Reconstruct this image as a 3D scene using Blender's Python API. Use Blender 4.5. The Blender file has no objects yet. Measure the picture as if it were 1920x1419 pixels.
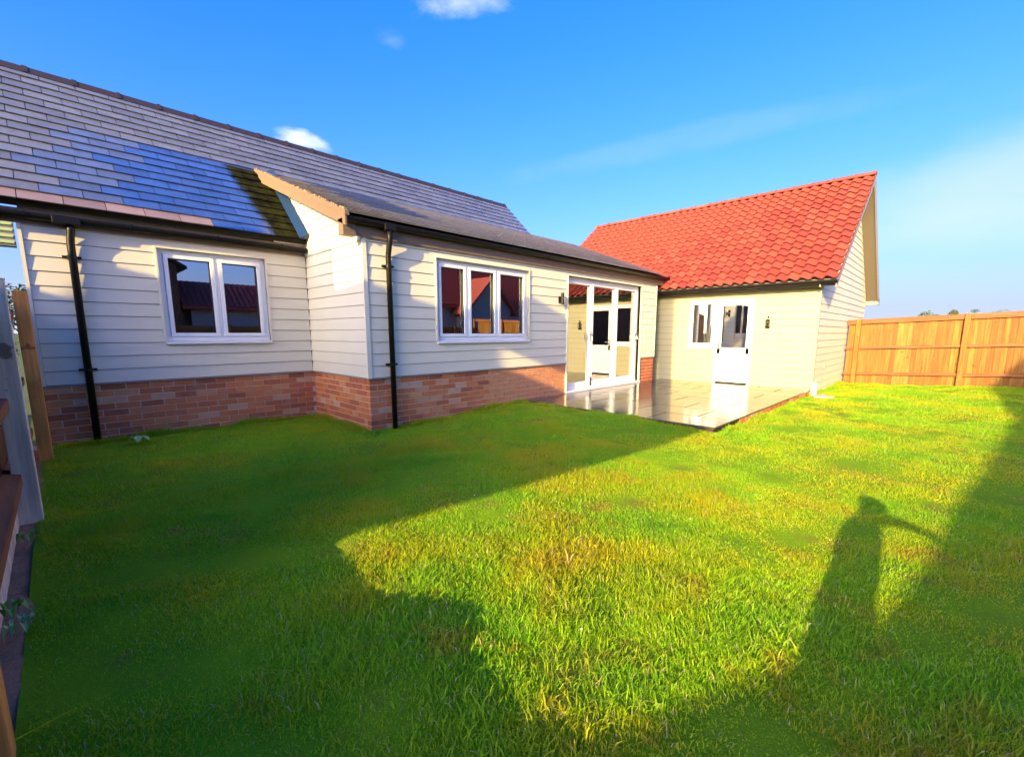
import bpy, bmesh, math, random
import numpy as np
from mathutils import Vector, Matrix
random.seed(7); rng = np.random.default_rng(7)
S = bpy.context.scene
COL = S.collection
PI = math.pi
rad = math.radians

# ------------------------------------------------------------------ camera
cam = bpy.data.objects.new('camera', bpy.data.cameras.new('camera')); COL.objects.link(cam)
yaw, pitch = rad(44.286), rad(8.711)
fw = Vector((math.cos(yaw), math.sin(yaw), 0)); rt = Vector((math.sin(yaw), -math.cos(yaw), 0)); up = Vector((0, 0, 1))
Fv = fw*math.cos(pitch) - up*math.sin(pitch); Uv = up*math.cos(pitch) + fw*math.sin(pitch)
M = Matrix.Identity(4)
for i in range(3):
    M[i][0] = rt[i]; M[i][1] = Uv[i]; M[i][2] = -Fv[i]
M[2][3] = 1.084
cam.matrix_world = M
cam.data.sensor_width = 36; cam.data.lens = 832.7/1920*36
cam.data.shift_x = -0.0034; cam.data.shift_y = 0.0223
cam.data.clip_start = 0.03; cam.data.clip_end = 5000
S.camera = cam

# ------------------------------------------------------------------ sun, sky, exposure
SUN_AZ, K, SL = 14.0, math.tan(rad(14.0)), 0.315       # travel azimuth from +X, dy/dx, -dz/dx
EL = math.atan(SL*math.cos(rad(SUN_AZ)))
sd = bpy.data.lights.new('sun', 'SUN'); sun = bpy.data.objects.new('sun', sd); COL.objects.link(sun)
sd.energy = 2.15; sd.angle = rad(0.4); sd.color = (1.0, 0.73, 0.27)
trav = Vector((math.cos(EL)*math.cos(rad(SUN_AZ)), math.cos(EL)*math.sin(rad(SUN_AZ)), -math.sin(EL)))
sun.rotation_euler = trav.to_track_quat('-Z', 'Y').to_euler(); sun.location = (-8, -4, 12)
S.view_settings.view_transform = 'Standard'; S.view_settings.look = 'None'
S.view_settings.exposure = 2.65; S.view_settings.gamma = 1.0; S.view_settings.use_curve_mapping = False

W = bpy.data.worlds.new('World'); S.world = W; W.use_nodes = True
nt = W.node_tree; nt.nodes.clear()
N = nt.nodes.new; Lk = nt.links.new
out = N('ShaderNodeOutputWorld'); bg = N('ShaderNodeBackground'); bg.inputs[1].default_value = 0.15
sky = N('ShaderNodeTexSky'); sky.sky_type = 'NISHITA'; sky.sun_disc = False
sky.sun_elevation = EL; sky.sun_rotation = rad(256); sky.air_density = 1.0; sky.dust_density = 3.0; sky.ozone_density = 3.0
def wmath(op, a, b=None):
    n = N('ShaderNodeMath'); n.operation = op
    for i, v in enumerate((a, b)):
        if v is None: continue
        if isinstance(v, (int, float)): n.inputs[i].default_value = v
        else: Lk(v, n.inputs[i])
    return n.outputs[0]
tc = N('ShaderNodeTexCoord')
# deepen the blue of the clear part of the sky; the glow round the low sun keeps its own colour
sp = N('ShaderNodeSeparateXYZ'); Lk(sky.outputs[0], sp.inputs[0])
r_, g_, b_ = (wmath('MULTIPLY', sp.outputs[i], 0.15) for i in range(3))
gl_ = N('ShaderNodeMapRange'); gl_.interpolation_type = 'SMOOTHSTEP'; gl_.inputs[1].default_value = 0.65; gl_.inputs[2].default_value = 1.6; Lk(g_, gl_.inputs[0])
cb = N('ShaderNodeCombineXYZ')
Lk(wmath('MULTIPLY', wmath('POWER', r_, 2.0), 0.42/0.15), cb.inputs[0]); Lk(wmath('MULTIPLY', g_, 0.25/0.15), cb.inputs[1]); Lk(wmath('MULTIPLY', b_, 0.66/0.15), cb.inputs[2])
sx = N('ShaderNodeSeparateXYZ'); Lk(tc.outputs['Generated'], sx.inputs[0])
hz = wmath('POWER', 2.718, wmath('MULTIPLY', wmath('MAXIMUM', sx.outputs[2], 0.0), -8.0))
hm = N('ShaderNodeMixRGB'); Lk(wmath('MULTIPLY', hz, 0.95), hm.inputs[0]); Lk(cb.outputs[0], hm.inputs[1]); hm.inputs[2].default_value = (0.90, 0.95, 1.08, 1)
gs = N('ShaderNodeMixRGB'); gs.blend_type = 'MULTIPLY'; gs.inputs[0].default_value = 1; gs.inputs[2].default_value = (0.88, 0.86, 0.84, 1); Lk(sky.outputs[0], gs.inputs[1])
gm = N('ShaderNodeMixRGB'); Lk(gl_.outputs[0], gm.inputs[0]); Lk(hm.outputs[0], gm.inputs[1]); Lk(gs.outputs[0], gm.inputs[2])
cur = gm.outputs[0]
def cloud(az, el, a, b, tilt, amt, nscale, col, thr=0.45, soft=0.25, seed=0.0):
    global cur
    az, el, tilt = rad(az), rad(el), rad(tilt)
    c = Vector((math.cos(el)*math.cos(az), math.cos(el)*math.sin(az), math.sin(el)))
    r = Vector((math.sin(az), -math.cos(az), 0)); u = r.cross(c)
    e1 = r*math.cos(tilt) + u*math.sin(tilt); e2 = u*math.cos(tilt) - r*math.sin(tilt)
    def dot(v):
        n = N('ShaderNodeVectorMath'); n.operation = 'DOT_PRODUCT'; Lk(tc.outputs['Generated'], n.inputs[0]); n.inputs[1].default_value = v
        return n.outputs['Value']
    x = wmath('DIVIDE', dot(e1), math.tan(rad(a))); y = wmath('DIVIDE', dot(e2), math.tan(rad(b)))
    off = c.dot(e2)
    d2 = wmath('ADD', wmath('MULTIPLY', x, x), wmath('MULTIPLY', y, y))
    front = wmath('GREATER_THAN', dot(c), 0.3)
    no = N('ShaderNodeTexNoise'); no.noise_dimensions = '3D'; no.inputs['Scale'].default_value = nscale; no.inputs['Detail'].default_value = 6; no.inputs['Roughness'].default_value = 0.55
    mp = N('ShaderNodeMapping'); mp.inputs['Location'].default_value = (seed, seed*2, 0); mp.inputs['Scale'].default_value = (1, 1, 2.2)
    Lk(tc.outputs['Generated'], mp.inputs[0]); Lk(mp.outputs[0], no.inputs['Vector'])
    f = wmath('SUBTRACT', 1.0, d2)
    v = wmath('ADD', wmath('MULTIPLY', f, 0.5), wmath('SUBTRACT', no.outputs[0], thr))
    mr = N('ShaderNodeMapRange'); mr.interpolation_type = 'SMOOTHSTEP'; mr.inputs[1].default_value = 0.0; mr.inputs[2].default_value = soft*2; mr.inputs[3].default_value = 0; mr.inputs[4].default_value = amt
    Lk(v, mr.inputs[0])
    fac = wmath('MULTIPLY', mr.outputs[0], front)
    mx = N('ShaderNodeMixRGB'); Lk(fac, mx.inputs[0]); Lk(cur, mx.inputs[1]); mx.inputs[2].default_value = (*col, 1)
    cur = mx.outputs[0]
CW = (1.36, 1.42, 1.48)
cloud(68.2, 19.7, 3.6, 1.5, -12, 0.9, 14, CW, 0.62, 0.25, 3.1)
cloud(50.3, 32.9, 7.5, 1.5, 6, 0.55, 16, CW, 0.72, 0.3, 1.0)
cloud(58.2, 29.9, 2.6, 1.6, 0, 0.25, 18, CW, 0.75, 0.4, 5.0)
cloud(-2.0, 12.0, 14, 5.0, 4, 0.42, 4, (1.12, 1.13, 1.22), 0.35, 0.4, 2.0)
cloud(26.0, 20.5, 20, 1.6, 5, 0.09, 9, (1.12, 1.13, 1.22), 0.4, 0.35, 7.0)
cloud(-25.0, 22.0, 20, 6, 4, 0.6, 4, (1.12, 1.13, 1.22), 0.42, 0.35, 9.0)
Lk(cur, bg.inputs[0]); Lk(bg.outputs[0], out.inputs[0])

# ------------------------------------------------------------------ helpers
def newmat(name, base, rough=0.6, spec=0.5, metal=0.0):
    m = bpy.data.materials.new(name); m.use_nodes = True
    b = m.node_tree.nodes['Principled BSDF']
    b.inputs['Base Color'].default_value = (*base, 1); b.inputs['Roughness'].default_value = rough
    b.inputs['Specular IOR Level'].default_value = spec; b.inputs['Metallic'].default_value = metal
    return m
def nodes(m): return m.node_tree, m.node_tree.nodes, m.node_tree.links, m.node_tree.nodes['Principled BSDF']
def noise(m, scale, detail=4, rough=0.5, coord='pos', vscale=(1, 1, 1)):
    t, n, l, b = nodes(m)
    if coord == 'pos': g = n.new('ShaderNodeNewGeometry').outputs['Position']
    elif coord == 'objpos':
        tcn = n.new('ShaderNodeTexCoord').outputs['Object']
        oi = n.new('ShaderNodeObjectInfo'); va = n.new('ShaderNodeVectorMath'); va.operation = 'MULTIPLY_ADD'
        cmb = n.new('ShaderNodeCombineXYZ')
        for i in range(3): l.new(oi.outputs['Random'], cmb.inputs[i])
        l.new(cmb.outputs[0], va.inputs[0]); va.inputs[1].default_value = (37, 53, 71); l.new(tcn, va.inputs[2]); g = va.outputs[0]
    mp = n.new('ShaderNodeMapping'); mp.inputs['Scale'].default_value = vscale; l.new(g, mp.inputs[0])
    no = n.new('ShaderNodeTexNoise'); no.inputs['Scale'].default_value = scale; no.inputs['Detail'].default_value = detail; no.inputs['Roughness'].default_value = rough
    l.new(mp.outputs[0], no.inputs['Vector'])
    return no.outputs['Fac']
def ramp(m, fac, stops):
    t, n, l, b = nodes(m)
    r = n.new('ShaderNodeValToRGB')
    while len(r.color_ramp.elements) < len(stops): r.color_ramp.elements.new(0.5)
    for e, (p, c) in zip(r.color_ramp.elements, stops): e.position = p; e.color = (*c, 1)
    l.new(fac, r.inputs[0]); return r.outputs[0]
def mix(m, fac, a, b_, mode='MIX'):
    t, n, l, b = nodes(m)
    x = n.new('ShaderNodeMixRGB'); x.blend_type = mode
    for i, v in ((0, fac), (1, a), (2, b_)):
        if isinstance(v, (int, float)): x.inputs[i].default_value = v
        elif isinstance(v, tuple): x.inputs[i].default_value = (*v, 1)
        else: l.new(v, x.inputs[i])
    return x.outputs[0]
def bump(m, h, strength, dist=0.01):
    t, n, l, b = nodes(m)
    x = n.new('ShaderNodeBump'); x.inputs['Strength'].default_value = strength; x.inputs['Distance'].default_value = dist
    l.new(h, x.inputs['Height']); l.new(x.outputs[0], b.inputs['Normal'])
def setc(m, c): t, n, l, b = nodes(m); l.new(c, b.inputs['Base Color'])
def setr(m, fac, lo, hi):
    t, n, l, b = nodes(m); r = n.new('ShaderNodeMapRange'); r.inputs[3].default_value = lo; r.inputs[4].default_value = hi
    l.new(fac, r.inputs[0]); l.new(r.outputs[0], b.inputs['Roughness'])
def orand(m): return m.node_tree.nodes.new('ShaderNodeObjectInfo').outputs['Random']
def mathn(m, op, a, b_=None):
    t, n, l, b = nodes(m); x = n.new('ShaderNodeMath'); x.operation = op
    for i, v in enumerate((a, b_)):
        if v is None: continue
        if isinstance(v, (int, float)): x.inputs[i].default_value = v
        else: l.new(v, x.inputs[i])
    return x.outputs[0]

MT = {}
m = MT['siding'] = newmat('painted_weatherboard', (0.66, 0.61, 0.50), 0.55, 0.3)
a = noise(m, 3.0, 3, 0.5, 'pos'); g = noise(m, 60, 4, 0.6, 'pos', (0.12, 0.12, 1.6))
c = mix(m, a, (0.69, 0.63, 0.46), (0.75, 0.695, 0.53)); c = mix(m, mathn(m, 'MULTIPLY', orand(m), 0.10), c, (0.55, 0.50, 0.42)); setc(m, c); bump(m, g, 0.12, 0.003)
m = MT['siding_sun_toned'] = newmat('weatherboard_sun_toned', (0.70, 0.65, 0.50), 0.55, 0.3)  # same board paint, darkened where the sun strikes the annexe front
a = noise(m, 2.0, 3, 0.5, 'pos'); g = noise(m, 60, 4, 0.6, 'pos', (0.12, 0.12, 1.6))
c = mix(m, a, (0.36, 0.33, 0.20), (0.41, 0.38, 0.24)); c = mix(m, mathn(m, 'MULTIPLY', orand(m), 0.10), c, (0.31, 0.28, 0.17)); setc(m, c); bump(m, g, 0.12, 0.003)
m = MT['brick'] = newmat('brick_face', (0.35, 0.14, 0.09), 0.85, 0.2)
r = orand(m); c = ramp(m, r, [(0.0, (0.34, 0.10, 0.045)), (0.15, (0.46, 0.135, 0.05)), (0.4, (0.62, 0.19, 0.062)), (0.7, (0.72, 0.25, 0.085)), (0.9, (0.74, 0.34, 0.14)), (1.0, (0.72, 0.48, 0.30))])
a = noise(m, 14, 5, 0.65, 'objpos'); c = mix(m, mathn(m, 'MULTIPLY', a, 0.55), c, (0.26, 0.085, 0.05)); 
e = ramp(m, noise(m, 7, 5, 0.7, 'pos'), [(0.55, (0, 0, 0)), (0.72, (1, 1, 1))]); c = mix(m, mathn(m, 'MULTIPLY', e, 0.45), c, (0.55, 0.42, 0.36)); setc(m, c)
bump(m, noise(m, 90, 4, 0.7, 'pos'), 0.6, 0.004)
m = MT['mortar'] = newmat('mortar', (0.80, 0.62, 0.45), 0.9, 0.1)
bump(m, noise(m, 120, 3, 0.6), 0.5, 0.003)
MT['mortar_old'] = newmat('old_mortar', (0.40, 0.27, 0.15), 0.9, 0.1)
setc(MT['mortar_old'], mix(MT['mortar_old'], noise(MT['mortar_old'], 25, 5, 0.7), (0.09, 0.06, 0.03), (0.36, 0.25, 0.14)))
def slate(name, base, rl, rh, moss, shade_wedge=None):
    m = newmat(name, base, 0.35, 0.12 if moss > 0.5 else 0.9)
    t_, n_, l_, b_ = nodes(m)
    r = orand(m); t = noise(m, 4, 4, 0.6, 'objpos'); t2 = noise(m, 5.5, 5, 0.7, 'pos')
    c = mix(m, r, tuple(x*0.80 for x in base), tuple(x*1.22 for x in base)); c = mix(m, mathn(m, 'MULTIPLY', t, 0.35), c, (0.12, 0.11, 0.12))
    c = mix(m, mathn(m, 'MULTIPLY', ramp(m, t2, [(0.45, (0, 0, 0)), (0.7, (1, 1, 1))]), 0.45), c, tuple(x*0.5 for x in base))
    if shade_wedge:
        ymax = shade_wedge
        sp = n_.new('ShaderNodeSeparateXYZ'); l_.new(n_.new('ShaderNodeNewGeometry').outputs['Position'], sp.inputs[0])
        def ss(v, a, b):
            q = n_.new('ShaderNodeMapRange'); q.interpolation_type = 'SMOOTHSTEP'; q.inputs[1].default_value = a; q.inputs[2].default_value = b; l_.new(v, q.inputs[0]); return q.outputs[0]
    if moss:
        e = ramp(m, noise(m, 5, 6, 0.75, 'pos'), [(0.42, (0, 0, 0)), (0.6, (1, 1, 1))]); c = mix(m, mathn(m, 'MULTIPLY', e, moss), c, (0.03, 0.035, 0.01))
    if shade_wedge and ymax < 8:  # dark wedge beside the cheek: shade put into the colour, with some moss
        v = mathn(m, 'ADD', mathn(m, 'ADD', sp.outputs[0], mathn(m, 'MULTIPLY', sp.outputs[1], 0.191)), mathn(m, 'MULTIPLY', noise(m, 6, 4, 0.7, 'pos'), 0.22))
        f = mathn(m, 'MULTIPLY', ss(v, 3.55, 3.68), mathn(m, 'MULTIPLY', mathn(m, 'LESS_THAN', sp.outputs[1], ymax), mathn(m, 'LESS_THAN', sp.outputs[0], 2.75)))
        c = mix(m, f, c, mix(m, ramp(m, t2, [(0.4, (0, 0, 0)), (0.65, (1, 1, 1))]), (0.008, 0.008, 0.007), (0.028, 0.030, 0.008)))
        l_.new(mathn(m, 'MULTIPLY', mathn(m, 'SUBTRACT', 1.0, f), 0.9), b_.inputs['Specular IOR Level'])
    setc(m, c); setr(m, noise(m, 8, 4, 0.6, 'objpos'), rl, rh); bump(m, noise(m, 40, 5, 0.6, 'pos'), 0.12, 0.004)
    return m
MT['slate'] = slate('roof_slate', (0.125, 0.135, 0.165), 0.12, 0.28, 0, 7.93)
MT['slate_sheen'] = slate('sky_sheen_slate', (0.024, 0.078, 0.29), 0.10, 0.24, 0, 7.93)  # blue sky reflection put into the slate colour
MT['slate_sheen_mid'] = slate('sky_sheen_slate_mid', (0.075, 0.11, 0.225), 0.10, 0.26, 0, 7.93)  # weaker step of the painted sky reflection
MT['slate_low'] = slate('lower_roof_slate', (0.24, 0.235, 0.25), 0.12, 0.26, 0)
MT['slate_mossy'] = slate('mossy_slate', (0.018, 0.017, 0.012), 0.6, 0.9, 0.7)
MT['slate_eave'] = slate('eave_slate', (0.25, 0.165, 0.14), 0.3, 0.5, 0)
MT['slate_lichen'] = slate('lichen_slate', (0.20, 0.17, 0.14), 0.45, 0.7, 0.35)
m = MT['ridge'] = newmat('ridge_cap', (0.028, 0.020, 0.020), 0.5, 0.4)
m = MT['pantile'] = newmat('red_pantile', (0.55, 0.10, 0.045), 0.6, 0.35)
r = orand(m); c = ramp(m, r, [(0.0, (0.22, 0.036, 0.022)), (0.5, (0.28, 0.048, 0.026)), (1.0, (0.34, 0.072, 0.040))])
c = mix(m, mathn(m, 'MULTIPLY', ramp(m, noise(m, 5, 5, 0.7, 'pos'), [(0.38, (0, 0, 0)), (0.66, (1, 1, 1))]), 0.5), c, (0.24, 0.040, 0.025)); c = mix(m, mathn(m, 'MULTIPLY', ramp(m, noise(m, 2.2, 5, 0.7), [(0.55, (0, 0, 0)), (0.75, (1, 1, 1))]), 0.3), c, (0.30, 0.10, 0.06)); setc(m, c); bump(m, noise(m, 80, 4, 0.6), 0.2, 0.003)
m = MT['upvc'] = newmat('white_upvc', (0.80, 0.80, 0.78), 0.3, 0.5)
m = MT['cill'] = newmat('white_sill', (0.78, 0.77, 0.74), 0.35, 0.5)
m = MT['black'] = newmat('black_plastic', (0.008, 0.007, 0.007), 0.35, 0.22)
setr(m, noise(m, 30, 3, 0.5), 0.28, 0.5)
m = MT['fascia'] = newmat('fascia_board', (0.42, 0.30, 0.19), 0.5, 0.4)
g = noise(m, 25, 5, 0.65, 'pos', (0.15, 0.6, 2)); setc(m, mix(m, g, (0.11, 0.07, 0.04), (0.24, 0.165, 0.10)))
m = MT['soffit'] = newmat('soffit_board', (0.34, 0.27, 0.17), 0.6, 0.3)
MT['under_roof'] = newmat('under_roof_board', (0.17, 0.14, 0.11), 0.7, 0.2)
m = MT['barge_grey'] = newmat('grey_barge', (0.30, 0.27, 0.24), 0.6, 0.3)
m = MT['lead'] = newmat('lead_flashing', (0.012, 0.035, 0.10), 0.35, 0.35)
m = MT['seal'] = newmat('rubber_seal', (0.02, 0.02, 0.02), 0.6, 0.3)
m = MT['chrome'] = newmat('metal_handle', (0.6, 0.6, 0.6), 0.25, 0.5, 1.0)
def wood(name, stops, stretch, rough=0.65):
    m = newmat(name, stops[0], rough, 0.25)
    g = noise(m, 22, 6, 0.65, 'objpos', stretch); r = orand(m)
    c = ramp(m, r, [(i/(len(stops)-1), s) for i, s in enumerate(stops)])
    c = mix(m, mathn(m, 'MULTIPLY', ramp(m, g, [(0.38, (0, 0, 0)), (0.64, (1, 1, 1))]), 0.7), c, tuple(x*0.42 for x in stops[0]))
    k = ramp(m, noise(m, 9, 2, 0.4, 'objpos'), [(0.69, (0, 0, 0)), (0.74, (1, 1, 1))]); c = mix(m, mathn(m, 'MULTIPLY', k, 0.7), c, (0.10, 0.035, 0.012))
    setc(m, c); bump(m, g, 0.35, 0.004); return m
MT['board'] = wood('fence_board', [(0.24, 0.088, 0.016), (0.28, 0.125, 0.022), (0.31, 0.16, 0.03), (0.21, 0.075, 0.016), (0.32, 0.18, 0.038)], (1, 1, 0.07))
MT['rail'] = wood('fence_rail', [(0.27, 0.09, 0.032), (0.31, 0.105, 0.04)], (1, 0.07, 1))
MT['post'] = wood('fence_post', [(0.31, 0.12, 0.022), (0.34, 0.14, 0.028)], (1, 1, 0.07))
MT['orange_post'] = wood('orange_post', [(0.82, 0.30, 0.06), (0.86, 0.33, 0.07)], (1, 1, 0.07))
MT['pale_post'] = wood('pale_post', [(0.86, 0.66, 0.44), (0.88, 0.68, 0.46)], (1, 1, 0.07))
MT['dark_wood'] = wood('added_dark_board', [(0.16, 0.06, 0.025), (0.20, 0.075, 0.03)], (1, 1, 0.07))
m = MT['patio'] = newmat('porcelain_slab', (0.36, 0.29, 0.23), 0.12, 0.6)
a = noise(m, 2.5, 6, 0.7, 'pos', (1, 2.5, 1)); c = mix(m, a, (0.055, 0.045, 0.04), (0.115, 0.088, 0.072)); c = mix(m, mathn(m, 'MULTIPLY', orand(m), 0.6), c, (0.05, 0.048, 0.052)); setc(m, c)
setr(m, noise(m, 3.5, 5, 0.65), 0.02, 0.26); bump(m, noise(m, 1.8, 2, 0.5), 0.05, 0.004)
MT['grout'] = newmat('grout', (0.05, 0.04, 0.035), 0.9, 0.1)
m = MT['soil'] = newmat('soil', (0.12, 0.07, 0.04), 0.95, 0.2)
setc(m, mix(m, noise(m, 30, 5, 0.7), (0.14, 0.065, 0.03), (0.55, 0.30, 0.17))); bump(m, noise(m, 60, 5, 0.7), 1.0, 0.02)
m = MT['turf'] = newmat('turf_base', (0.05, 0.08, 0.01), 0.95, 0.1)
c = mix(m, noise(m, 3, 6, 0.7), (0.12, 0.26, 0.005), (0.24, 0.38, 0.008)); c = mix(m, ramp(m, noise(m, 1.7, 5, 0.7), [(0.55, (0, 0, 0)), (0.75, (1, 1, 1))]), c, (0.20, 0.15, 0.03)); setc(m, c); bump(m, noise(m, 70, 5, 0.7), 1.0, 0.02)
m = MT['far'] = newmat('far_field', (0.07, 0.10, 0.03), 0.95, 0.1)
setc(m, mix(m, noise(m, 0.05, 4, 0.6), (0.05, 0.08, 0.02), (0.10, 0.11, 0.04)))
# grass blades: colour by place and by blade
m = MT['grass'] = newmat('grass_blade', (0.1, 0.2, 0.02), 0.55, 0.25)
t_, n_, l_, b_ = nodes(m)
at = n_.new('ShaderNodeAttribute'); at.attribute_name = 'tone'
pa = noise(m, 1.1, 4, 0.6, 'pos'); pb = noise(m, 3.4, 4, 0.65, 'pos')
c = ramp(m, pa, [(0.34, (0.19, 0.50, 0.006)), (0.46, (0.31, 0.57, 0.006)), (0.56, (0.46, 0.54, 0.005)), (0.68, (0.64, 0.54, 0.008))])
c = mix(m, ramp(m, pb, [(0.56, (0, 0, 0)), (0.74, (1, 1, 1))]), c, (0.56, 0.38, 0.02))
c = mix(m, ramp(m, at.outputs['Fac'], [(0.0, (0, 0, 0)), (1.0, (1, 1, 1))]), mix(m, 0.4, c, (0.6, 0.8, 0.6), 'MULTIPLY'), mix(m, 0.35, c, (0.50, 0.50, 0.06)))
c = mix(m, mathn(m, 'GREATER_THAN', at.outputs['Fac'], 0.97), c, (0.62, 0.50, 0.24))
setc(m, c)
tr = n_.new('ShaderNodeBsdfTranslucent'); l_.new(c, tr.inputs[0]); ms = n_.new('ShaderNodeMixShader'); ms.inputs[0].default_value = 0.48
l_.new(b_.outputs[0], ms.inputs[1]); l_.new(tr.outputs[0], ms.inputs[2]); l_.new(ms.outputs[0], n_['Material Output'].inputs[0])
MT['leaf'] = newmat('weed_leaf', (0.16, 0.34, 0.03), 0.5, 0.4)
MT['leaf_pale'] = newmat('pale_leaf', (0.34, 0.46, 0.16), 0.6, 0.2)
m = MT['bush'] = newmat('bush_leaf', (0.05, 0.09, 0.02), 0.6, 0.3)
setc(m, ramp(m, orand(m), [(0, (0.05, 0.09, 0.03)), (1, (0.10, 0.12, 0.03))]))
MT['white_bit'] = newmat('white_petal', (0.8, 0.8, 0.7), 0.6)
m = MT['glass'] = newmat('window_glass', (1, 1, 1))
t_, n_, l_, b_ = nodes(m); n_.remove(b_)
gl = n_.new('ShaderNodeBsdfGlossy'); gl.inputs['Roughness'].default_value = 0.004; gl.inputs[0].default_value = (0.95, 0.97, 1, 1)
tp = n_.new('ShaderNodeBsdfTransparent'); tp.inputs[0].default_value = (0.72, 0.72, 0.70, 1)
fr = n_.new('ShaderNodeFresnel'); fr.inputs[0].default_value = 1.9
ad = n_.new('ShaderNodeMath'); ad.operation = 'MULTIPLY_ADD'; ad.inputs[1].default_value = 1.0; ad.inputs[2].default_value = 0.24; ad.use_clamp = True
l_.new(fr.outputs[0], ad.inputs[0]); ms = n_.new('ShaderNodeMixShader'); l_.new(ad.outputs[0], ms.inputs[0]); l_.new(tp.outputs[0], ms.inputs[1]); l_.new(gl.outputs[0], ms.inputs[2]); l_.new(ms.outputs[0], n_['Material Output'].inputs[0])
MT['room'] = newmat('room_paint', (0.50, 0.40, 0.29), 0.8)
MT['roomfloor'] = newmat('room_floor', (0.14, 0.10, 0.07), 0.5)
MT['dark_cloth'] = newmat('dark_cloth', (0.03, 0.03, 0.04), 0.8)
MT['render'] = newmat('house_render', (0.35, 0.30, 0.26), 0.85)
MT['concrete'] = newmat('concrete', (0.42, 0.38, 0.34), 0.9)
setc(MT['concrete'], mix(MT['concrete'], noise(MT['concrete'], 12, 5, 0.6), (0.34, 0.31, 0.27), (0.50, 0.46, 0.40)))

class MB:
    def __init__(s): s.v = []; s.f = []
    def quad(s, a, b, c, d): i = len(s.v); s.v += [a, b, c, d]; s.f.append((i, i+1, i+2, i+3)); return s
    def tri(s, a, b, c): i = len(s.v); s.v += [a, b, c]; s.f.append((i, i+1, i+2)); return s
    def hexa(s, p):   # 8 points: bottom 4 ccw, top 4
        i = len(s.v); s.v += [tuple(q) for q in p]
        s.f += [(i+3, i+2, i+1, i), (i+4, i+5, i+6, i+7), (i, i+1, i+5, i+4), (i+1, i+2, i+6, i+5), (i+2, i+3, i+7, i+6), (i+3, i, i+4, i+7)]; return s
    def box(s, x0, x1, y0, y1, z0, z1):
        return s.hexa([(x0, y0, z0), (x1, y0, z0), (x1, y1, z0), (x0, y1, z0), (x0, y0, z1), (x1, y0, z1), (x1, y1, z1), (x0, y1, z1)])
    def prism(s, pts, vec):   # polygon (3d pts) extruded by vec, both caps
        n = len(pts); i = len(s.v); vec = Vector(vec)
        s.v += [tuple(p) for p in pts] + [tuple(Vector(p)+vec) for p in pts]
        s.f.append(tuple(range(i, i+n))); s.f.append(tuple(range(i+2*n-1, i+n-1, -1)))
        for k in range(n): j = (k+1) % n; s.f.append((i+k, i+n+k, i+n+j, i+j))
        return s
    def tube(s, pts, r, seg=12, cap=True):
        pts = [Vector(p) for p in pts]; rings = []
        rr = r if isinstance(r, (list, tuple)) else [r]*len(pts)
        for k, p in enumerate(pts):
            d = ((pts[min(k+1, len(pts)-1)]-p).normalized() + (p-pts[max(k-1, 0)]).normalized()).normalized()
            a = d.cross(Vector((0, 0, 1)) if abs(d.z) < 0.9 else Vector((1, 0, 0))).normalized(); b = d.cross(a)
            base = len(s.v)
            for q in range(seg):
                t = 2*PI*q/seg; s.v.append(tuple(p + a*math.cos(t)*rr[k] + b*math.sin(t)*rr[k]))
            rings.append(base)
        for k in range(len(rings)-1):
            for q in range(seg):
                q2 = (q+1) % seg; s.f.append((rings[k]+q, rings[k]+q2, rings[k+1]+q2, rings[k+1]+q))
        if cap: s.f.append(tuple(rings[0]+q for q in range(seg))[::-1]); s.f.append(tuple(rings[-1]+q for q in range(seg)))
        return s
    def mesh(s, name, smooth=False):
        me = bpy.data.meshes.new(name); me.from_pydata(s.v, [], s.f)
        bm = bmesh.new(); bm.from_mesh(me); bmesh.ops.recalc_face_normals(bm, faces=bm.faces); bm.to_mesh(me); bm.free()
        if smooth: me.polygons.foreach_set('use_smooth', [True]*len(me.polygons))
        return me
    def build(s, name, mat, parent=None, smooth=False, bevel=0, **kw):
        me = s.mesh(name, smooth); me.materials.append(MT[mat]); return link(name, me, parent, bevel=bevel, **kw)
def link(name, me, parent=None, mw=None, bevel=0, **kw):
    o = bpy.data.objects.new(name, me); COL.objects.link(o)
    if mw is not None: o.matrix_basis = mw
    if parent is not None:
        o.parent = parent; o.matrix_parent_inverse = WM[parent.name].inverted()
    WM[o.name] = (mw if mw is not None else Matrix.Identity(4))
    for k, v in kw.items(): o[k] = v
    if bevel:
        b = o.modifiers.new('bevel', 'BEVEL'); b.width = bevel; b.segments = 2; b.limit_method = 'ANGLE'
    return o
WM = {}
def thing(name, loc, label, cat, group=None):
    o = bpy.data.objects.new(name, None); COL.objects.link(o); o.location = loc; o.empty_display_size = 0.2
    WM[o.name] = Matrix.Translation(loc); o['label'] = label; o['category'] = cat
    if group: o['group'] = group
    return o

# plane helper: map (u, z, o) on a wall to world.  o = outward offset
def PY(Y): return lambda u, z, o: (u, Y-o, z)         # wall facing -Y, u = x
def PX(X): return lambda u, z, o: (X-o, u, z)         # wall facing -X, u = y
def pbox(mb, P, u0, u1, z0, z1, o0, o1):
    return mb.hexa([P(u0, z0, o0), P(u1, z0, o0), P(u1, z0, o1), P(u0, z0, o1), P(u0, z1, o0), P(u1, z1, o0), P(u1, z1, o1), P(u0, z1, o1)])
def rects(u0, u1, z0, z1, holes):
    zs = sorted({z0, z1} | {min(max(z, z0), z1) for h in holes for z in (h[2], h[3])})
    res = []
    for a, b in zip(zs, zs[1:]):
        if b-a < 1e-5: continue
        zc = (a+b)/2; cuts = sorted([(max(h[0], u0), min(h[1], u1)) for h in holes if h[2] < zc < h[3] and h[1] > u0 and h[0] < u1])
        u = u0
        for c0, c1 in cuts:
            if c0-u > 1e-4: res.append((u, c0, a, b))
            u = max(u, c1)
        if u1-u > 1e-4: res.append((u, u1, a, b))
    return res
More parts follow.
